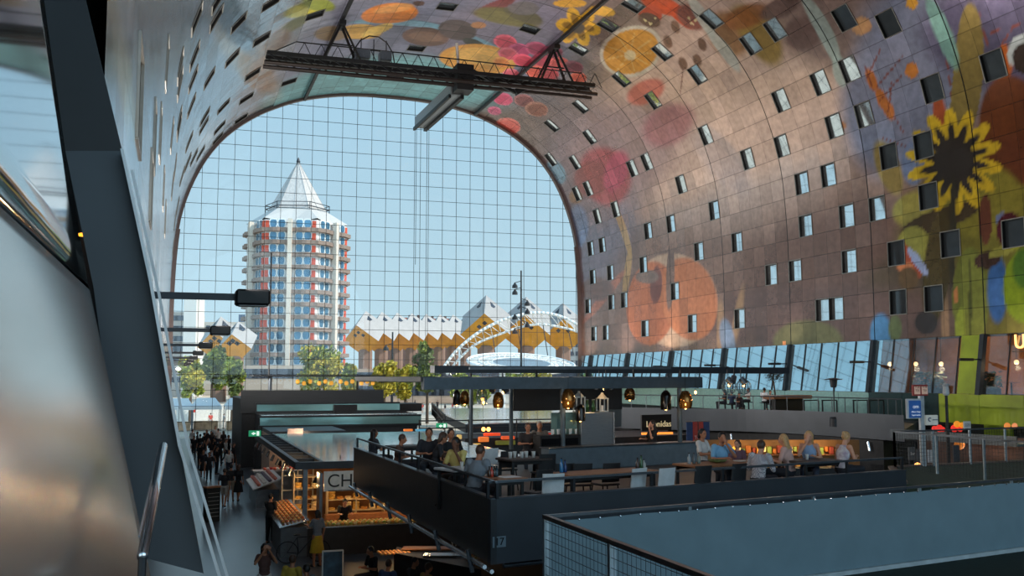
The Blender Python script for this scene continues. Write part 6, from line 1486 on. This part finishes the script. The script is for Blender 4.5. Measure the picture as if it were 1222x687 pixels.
for i,(x,y) in enumerate([(1074,559),(1104,556),(1107,557),(1095,554)]):
    p = atD(x,y,33); t = MB().ell(p,(.09,.09,.06),10,6).build('candle_light', mat('candle_glow',(255,170,90),.5,0,emit=4), None, loc=p); tag(t,['amber candle light at the left fence post','amber candle light at the foot of the sign post, left','amber candle light at the foot of the sign post, right','amber candle light below the grey menu board'][i],'lamp'); MB().tube(p,(p.x,p.y,ZC-.2),.02,n=5).build('stem', M_black, t)
# stalls behind the court
rs = thing('corner_stall',atD(1130,520,44),'dark stall with red lamps and a pale awning at the right edge','stall')
a = atD(1078,515,46); b = atD(1230,518,40); a.z = b.z = 0
d = (b-a).normalized(); n_ = Vector((-d.y,d.x,0)); RZ = math.atan2(d.y,d.x); Lr = (b-a).length
MB().box((a+b)/2+n_*2+Vector((0,0,1.6)),(Lr+2,.2,3.2),RZ).build('back_wall', mat('brown_stall_wall',(70,50,42),.7,0,var=.5,scale=1.2), rs)
MB().box((a+b)/2+Vector((0,0,3.1)),(Lr,1.6,.12),RZ).build('awning', mat('pale_teal_awning',(92,112,112),.35,.2), rs)
MB().box((a+b)/2-n_*.8+Vector((0,0,3.25)),(Lr,.06,.4),RZ).build('awning_edge', mat('grey_awning_edge',(70,80,86),.35,.3), rs)
for i,(x,y,r,c) in enumerate([(1115,511,.14,(220,50,40)),(1121,511,.2,(220,50,40)),(1125,512,.14,(220,50,40)),(1139,511,.2,(230,50,40)),(1146,512,.14,(220,50,40)),(1142,506,.18,(226,140,40)),(1148,507,.15,(226,140,40)),(1202,508,.18,(220,130,60)),(1211,508,.16,(230,140,90)),(1145,530,.3,(190,110,40)),(1149,526,.16,(230,150,60))]):
    q_ = atD(x,y,43); MB().ell(q_,(r,.06,r*.8),9,6).build('round_lamp', mat('round_lamp_%d'%i,c,.5,0,emit=.8), rs)
q_ = atD(1154,507,42.5); MB().bevbox(q_,(.4,.05,.33)).build('white_card', M_white, rs); textmesh('lettering','228',mat('sign_grey_mark',(120,130,140),.5),q_-Vector((0,.03,0)),(1,0,0),.17,.002,rs)
light('POINT', (a+b)/2+n_*.6+Vector((0,0,2.6)), 40, (1,.6,.35), .1)
MB().b2((XR-.3,41.2,0),(XR-.1,43.0,3.3)).build('lime_column', M_lime, rs)
# UN neon and restaurant pendants
q_ = atX(1217,408,XR-.15)
nsg = thing('neon_sign', q_, 'amber illuminated lettering beginning with U N on the glazing at the right edge', 'sign')
textmesh('neon_letters','UN',mat('neon_amber',(255,186,110),.5,0,emit=2.2),q_-Vector((0,.4,0)),(.0,-1,0),1.05,.03,nsg)
MB().b2((q_.x-.03,q_.y-2,q_.z-.5),(q_.x+.03,q_.y+.5,q_.z-.46)).build('mounting_bar', M_black, nsg)
for i,(x,y) in enumerate([(1093,434),(1123,434),(1156,433),(1213,432),(1062,434)]):
    q_ = atX(x,y,XR+1.2); t = MB().ell(q_,(.13,.13,.13),10,7).build('pendant_globe', mat('globe_glow',(255,205,150),.5,0,emit=5), None, loc=q_); tag(t,'white glowing globe pendant inside the restaurant glazing, %s from the left'%['second','third','fourth','fifth','first'][i],'lamp','globe pendants in the restaurant'); MB().tube(q_,(q_.x,q_.y,8.28),.015,n=4).build('cord', M_black, t)
    light('POINT', q_-Vector((0,0,.3)), 190, (1,.7,.42), .15)
for i in range(7):
    y = 28+3.1*i; t = thing('restaurant_table',(XR+2.2,y,4.8),'dark table inside the restaurant glazing, %s from the near end'%['first','second','third','fourth','fifth','sixth','seventh'][i],'table','tables inside the restaurant'); MB().lathe((XR+2.2,y,5.5),[(.45,0),(.45,.04)],16).build('tabletop',M_wood,t); MB().tube((XR+2.2,y,4.8),(XR+2.2,y,5.5),.05).build('pedestal',M_black,t)
for i,(y,w) in enumerate([(44,1.6),(48.5,2.2),(36,2),(31,1.5)]):
    t = thing('planter_hedge',(XR+1,y,4.8),['leafy hedge planter inside the glazing beside the lime panel','leafy hedge planter inside the glazing behind the sign post','leafy hedge planter inside the glazing at the right edge','leafy hedge planter furthest right inside the glazing'][i],'plant'); MB().bevbox((XR+1,y,5.0),(.4,w,.4)).build('planter',M_dark,t); m = MB()
    for k in range(500): q_ = Vector((XR+1+rn.uniform(-.3,.3),y+rn.uniform(-w/2,w/2),5.2+rn.uniform(0,.9))); d_ = Vector((rn.gauss(0,1),rn.gauss(0,1),rn.gauss(0,1))).normalized(); a_ = d_.orthogonal()*.05; m.add([q_-a_,q_+d_*.12,q_+a_,q_-d_*.12],[(0,1,2,3)])
    m.build('foliage',mat('hedge_leaf',(60,76,60),.7,0,var=.4),t)
# ---------------------------------------------------------------- aisle
def floor_person(x, yfoot, label, off=0, **k):
    p = atZ(x, yfoot, 0); return person((p.x,p.y,0), face_cam((p.x,p.y),off), label, **k)
floor_person(322,648,'person all in black standing at the cheese stall counter with the back turned', 150, shirt=(20,20,24), pants=(24,24,28), hair='k', arms=('fwd','down'))
floor_person(267,605,'person in dark top and light shorts walking away down the aisle', 170, pose='walk', shirt=(32,32,38), pants=(170,160,150), legs='short', hair='b')
floor_person(275,598,'person in beige shorts in the middle of the group of three in the aisle', 175, shirt=(44,40,40), pants=(150,130,110), legs='short', hair='k')
floor_person(284,598,'person in a black dress at the right of the group of three in the aisle', 160, pose='walk', shirt=(22,22,26), pants=(24,24,28), legs='skirt', hair='b', sex='f', hairlen=.15)
floor_person(378,676,'person in a grey t-shirt and yellow skirt at the cheese counter', -150, shirt=(120,126,134), pants=(196,160,40), legs='skirt', hair='k', sex='f', hairlen=.1, arms=('fwd','down'))
p = atD(316,656,24.6); person((p.x,p.y,0), face_cam((p.x,p.y),10), 'person in a brown top with hands raised to the face low in the aisle', shirt=(90,60,54), pants=(206,204,200), hair='k', hairlen=.2, sex='f', arms='photo', skin='m')
p = atD(349,668,23); person((p.x,p.y,0.0), face_cam((p.x,p.y),150), 'person in a yellow t-shirt at the bottom edge of the aisle', shirt=(190,160,60), pants=(60,60,70), hair='b')
p = atD(366,677,22.2); person((p.x,p.y,0.0), face_cam((p.x,p.y),-140), 'person in a blue grey t-shirt at the bottom edge beside the yellow t-shirt', shirt=(90,110,120), pants=(60,60,70), hair='k', sc=.96)
p = atD(403,615,37.2); person((4.75+.9,CY0+.2,0), PI, 'person in black leaning forward behind the cheese counter', shirt=(22,22,26), hair='k', arms='fwd', lean=22, skin='l')
p = atZ(316,600,0); person((kx+1.3,ky+.22,0), PI-.3, 'person in black serving behind the kiosk counter', shirt=(26,26,30), hair='k', arms='fwd', lean=12)
# seated customers at the counter under block 17
for (x,y,D,c,h,o,lb),sl_ in zip([(447,655,26.7,(28,28,32),'k',-60,'person in black seated at the lower counter under the terrace rail'),(461,674,24.6,(60,80,120),'b',150,'person in a blue shirt seated with the back turned at the lower counter'),(490,668,25.1,(50,50,54),'k',60,'person in dark grey seated right of the blue shirt at the lower counter'),(506,677,24.2,(160,130,70),'b',120,'person in an ochre top seated at the bottom of the lower counter')],['black','blue','dark grey','ochre']):
    p = atD(x,y,D); person((p.x,p.y,0), face_cam((p.x,p.y),o), lb, pose='sit', shirt=c, hair=h, lean=10)
    t = thing('bar_stool',(p.x,p.y,0),'low black stool at the lower counter under the customer in '+sl_,'stool'); MB().lathe((p.x,p.y,.38),[(.18,0),(.18,.05)],12).build('seat',M_black,t); MB().tube((p.x,p.y,0),(p.x,p.y,.38),.03).build('pedestal',M_black,t)
lc = thing('snack_counter',atZ(500,687,0),'lower snack counter with warm lit trays and glasses beneath the terrace edge','counter')
for (x0,x1,y,D,m,nm,h) in [(480,540,654,28.5,M_wood,'wood_top',.05),(505,560,662,27.5,M_silver,'metal_top',.05),(560,600,672,25.5,M_wood,'wood_top',.05)]:
    a = atD(x0,y,D); b = atD(x1,y,D); MB().bevbox((a+b)/2,((b-a).length,.5,h),math.atan2((b-a).y,(b-a).x)).build(nm,m,lc)
a = atD(470,662,28); b = atD(600,690,25); MB().prism([(a.x,a.y,0),(b.x,b.y,0),(b.x+.3,b.y+1,0),(a.x+.3,a.y+1,0)],(0,0,.88)).build('front',M_wall_black,lc)
goods(lc, atD(470,660,28.2)+Vector((0,0,0)), (.9,0,0), (0,.6,0), 8, 5, [(230,180,110),(210,130,60)], .05, 'snack')
goods(lc, atD(585,664,25.4)+Vector((0,0,0)), (1.0,0,0), (0,.4,0), 8, 4, [(240,190,110),(210,120,50)], .05, 'snack')
for i in range(8):
    p = atD(540+4*(i%4),648+3*(i//4),28+.3*(i//4)); t = MB().lathe(p,[(.03,0),(.01,.01),(.01,.07),(.04,.1),(.035,.17)],8).build('wine_glass',mat('glassware_white',(226,230,230),.2,0),None,True,loc=p); tag(t,'clear wine glass in the cluster on the lower snack counter','glass','wine glasses on the lower counter')
light('POINT', atD(478,640,28), 14, (1,.62,.3), .1); light('POINT', atD(590,668,25.2)+Vector((0,0,.5)), 14, (1,.62,.3), .1)
# A-boards, poster
def aboard(x, yb, w, h, m, label, rz=0, lines=0, frame=M_wood):
    p = atZ(x,yb,0); t = thing('sandwich_board',p,label,'board'); B = Matrix.Rotation(rz,3,'Z')
    for s in (-1,1):
        c = p+Vector((0,0,h/2))+B@Vector((0,s*.12,0)); MB().bevbox(c,(w,.03,h),rz).build('board',m,t)
        if s < 0:
            for i in range(lines): MB().box(p+B@Vector((0,-.145,h*(.9-.8*(i+.5)/lines))),(w*.8,.008,.02),rz).build('chalk_line',mat('chalk',(150,150,146),.8),t)
    MB().bevbox(p+Vector((0,0,h+.03)),(w+.06,.3,.08),rz).build('frame_top',frame,t); return t
aboard(252,622,.62,1.35,mat('chalkboard',(30,32,32),.7),'tall black chalkboard with wooden header standing at the left of the aisle',.5,7)
p = atD(397,676,28.5); t = thing('poster_stand',(p.x,p.y,0),'white framed blue poster standing in front of the cheese counter','board')
MB().bevbox((p.x,p.y,p.z),(.62,.04,.95)).build('frame',M_white,t); MB().box((p.x,p.y-.025,p.z),(.54,.01,.86)).build('poster',mat('blue_poster',(70,110,140),.4,0,scale=3,rgb2=(30,40,50)),t); MB().tube((p.x,p.y,0),(p.x,p.y,p.z-.45),.025).build('leg',M_dark,t)
b_ = thing('bicycle',atZ(368,668,0),'dark bicycle leaning at the cheese counter','bicycle'); p = atD(366,656,31.3); p = Vector((p.x-.1,p.y,.0))
for dx in (-.5,.5):
    m = MB(); m.path([Vector((p.x+dx+.33*math.cos(a),p.y,.35+.33*math.sin(a))) for a in [2*PI*i/20 for i in range(21)]],.018,6)
    for i in range(8): m.tube((p.x+dx,p.y,.35),(p.x+dx+.32*math.cos(PI*i/4),p.y,.35+.32*math.sin(PI*i/4)),.003,n=3)
    m.build('wheel',M_black,b_)
m = MB(); F_ = lambda x,z: Vector((p.x+x,p.y,z)); m.path([F_(-.5,.35),F_(-.15,.3),F_(.3,.8),F_(-.2,.8),F_(-.15,.3)],.018); m.path([F_(-.5,.35),F_(-.2,.8)],.014); m.path([F_(.5,.35),F_(.32,.95)],.018); m.build('frame',M_dark,b_)
MB().bar(F_(.32,.97)+Vector((0,-.25,0)),F_(.32,.97)+Vector((0,.25,0)),.025,.025).build('handlebar',M_black,b_); MB().ell(F_(-.2,.88),(.13,.07,.03),8,5).build('saddle',M_black,b_)
# crowd further down the aisle: three figures copied many times
def crowd(proto, spots):
    for i, (x, y, o, sc_, lb) in enumerate(spots):
        q_ = atZ(x, y, 0) ; loc = (q_.x, q_.y, 0)
        copy_tree(proto, loc, face_cam(loc, o), lb, sc_)
c1 = person((1.9,76,0), 0.2, 'person in black standing in the middle of the aisle crowd', shirt=(22,22,26), pants=(28,28,34), hair='k', vox=.02)
c2 = person((2.8,80,0), 2.9, 'person in a dark dress with long hair in the aisle crowd', shirt=(34,30,36), pants=(30,28,32), legs='skirt', hair='b', hairlen=.2, sex='f', vox=.02, pose='walk')
c3 = person((3.4,88,0), 3.1, 'person in a light shirt beside the far block', shirt=(206,204,200), pants=(44,46,60), hair='b', vox=.02, pose='walk', skin='l')
for c_ in (c1,c2,c3): c_['group'] = 'people in the far aisle'
W_ = ['first','second','third','fourth','fifth','sixth','seventh','eighth','ninth','tenth','eleventh','twelfth','thirteenth','fourteenth','fifteenth','sixteenth']
sp1 = [(231,548),(238,561),(243,545),(249,574),(256,550),(262,556),(258,566),(272,548)]; sp2 = [(235,540),(246,538),(253,544),(266,542),(242,570),(278,560)]; sp3 = [(229,538),(260,538),(269,553),(273,570)]
for pr, sp, dsc in ((c1,sp1,'dark figure among the aisle crowd'),(c2,sp2,'figure in a dark dress among the aisle crowd'),(c3,sp3,'light shirted figure among the aisle crowd')):
    crowd(pr, [(x,y,(i*67)%360,.94+.03*(i%4),'%s, %s from the near end' % (dsc, W_[i])) for i,(x,y) in enumerate(sorted(sp,key=lambda t:-t[1]))])
# people out on the sunny square
o1_ = person((0,0,0), 0, 'person in a red and white top out in the sun behind the glass', shirt=(214,90,80), pants=(200,190,190), legs='short', hair='b', vox=.02, skin='l'); q_ = atZ(251,509,0); o1_.location = (q_.x,q_.y,-.1)
o2_ = person((0,0,0), 2, 'person in white out in the sun behind the glass', shirt=(236,232,228), pants=(226,222,216), hair='b', vox=.02, skin='l'); q_ = atZ(267,510,0); o2_.location = (q_.x,q_.y,-.1)
sq = [(222,496),(236,500),(275,498),(283,503)]+[(432+9*i, 488+(i*5)%7) for i in range(14)]+[(330+14*i,487) for i in range(6)]
for i,(x,y) in enumerate(sq):
    q_ = atZ(x,y,-.1); pr = (o1_,o2_,c1,c2)[i%4]; loc = (q_.x,q_.y,-.1); c_ = copy_tree(pr, loc, i*1.3, 'distant figure strolling on the sunlit square beyond the glass wall', .97+.02*(i%3)); c_['group'] = 'distant strollers on the square'
# left of the aisle: dark display and lit gap behind the beam
t = thing('window_display',(-.4,40,0),'dark glazed shop display with pale frames left of the aisle','display')
for i in range(3): MB().b2((-1.5,36+6*i,.2),(-.9,36.2+6*i,2.6)).build('frame',mat('pale_frame',(160,166,170),.4),t)
MB().b2((-2.4,36,0),(-1.4,50,.8)).build('plinth',M_wall_black,t)
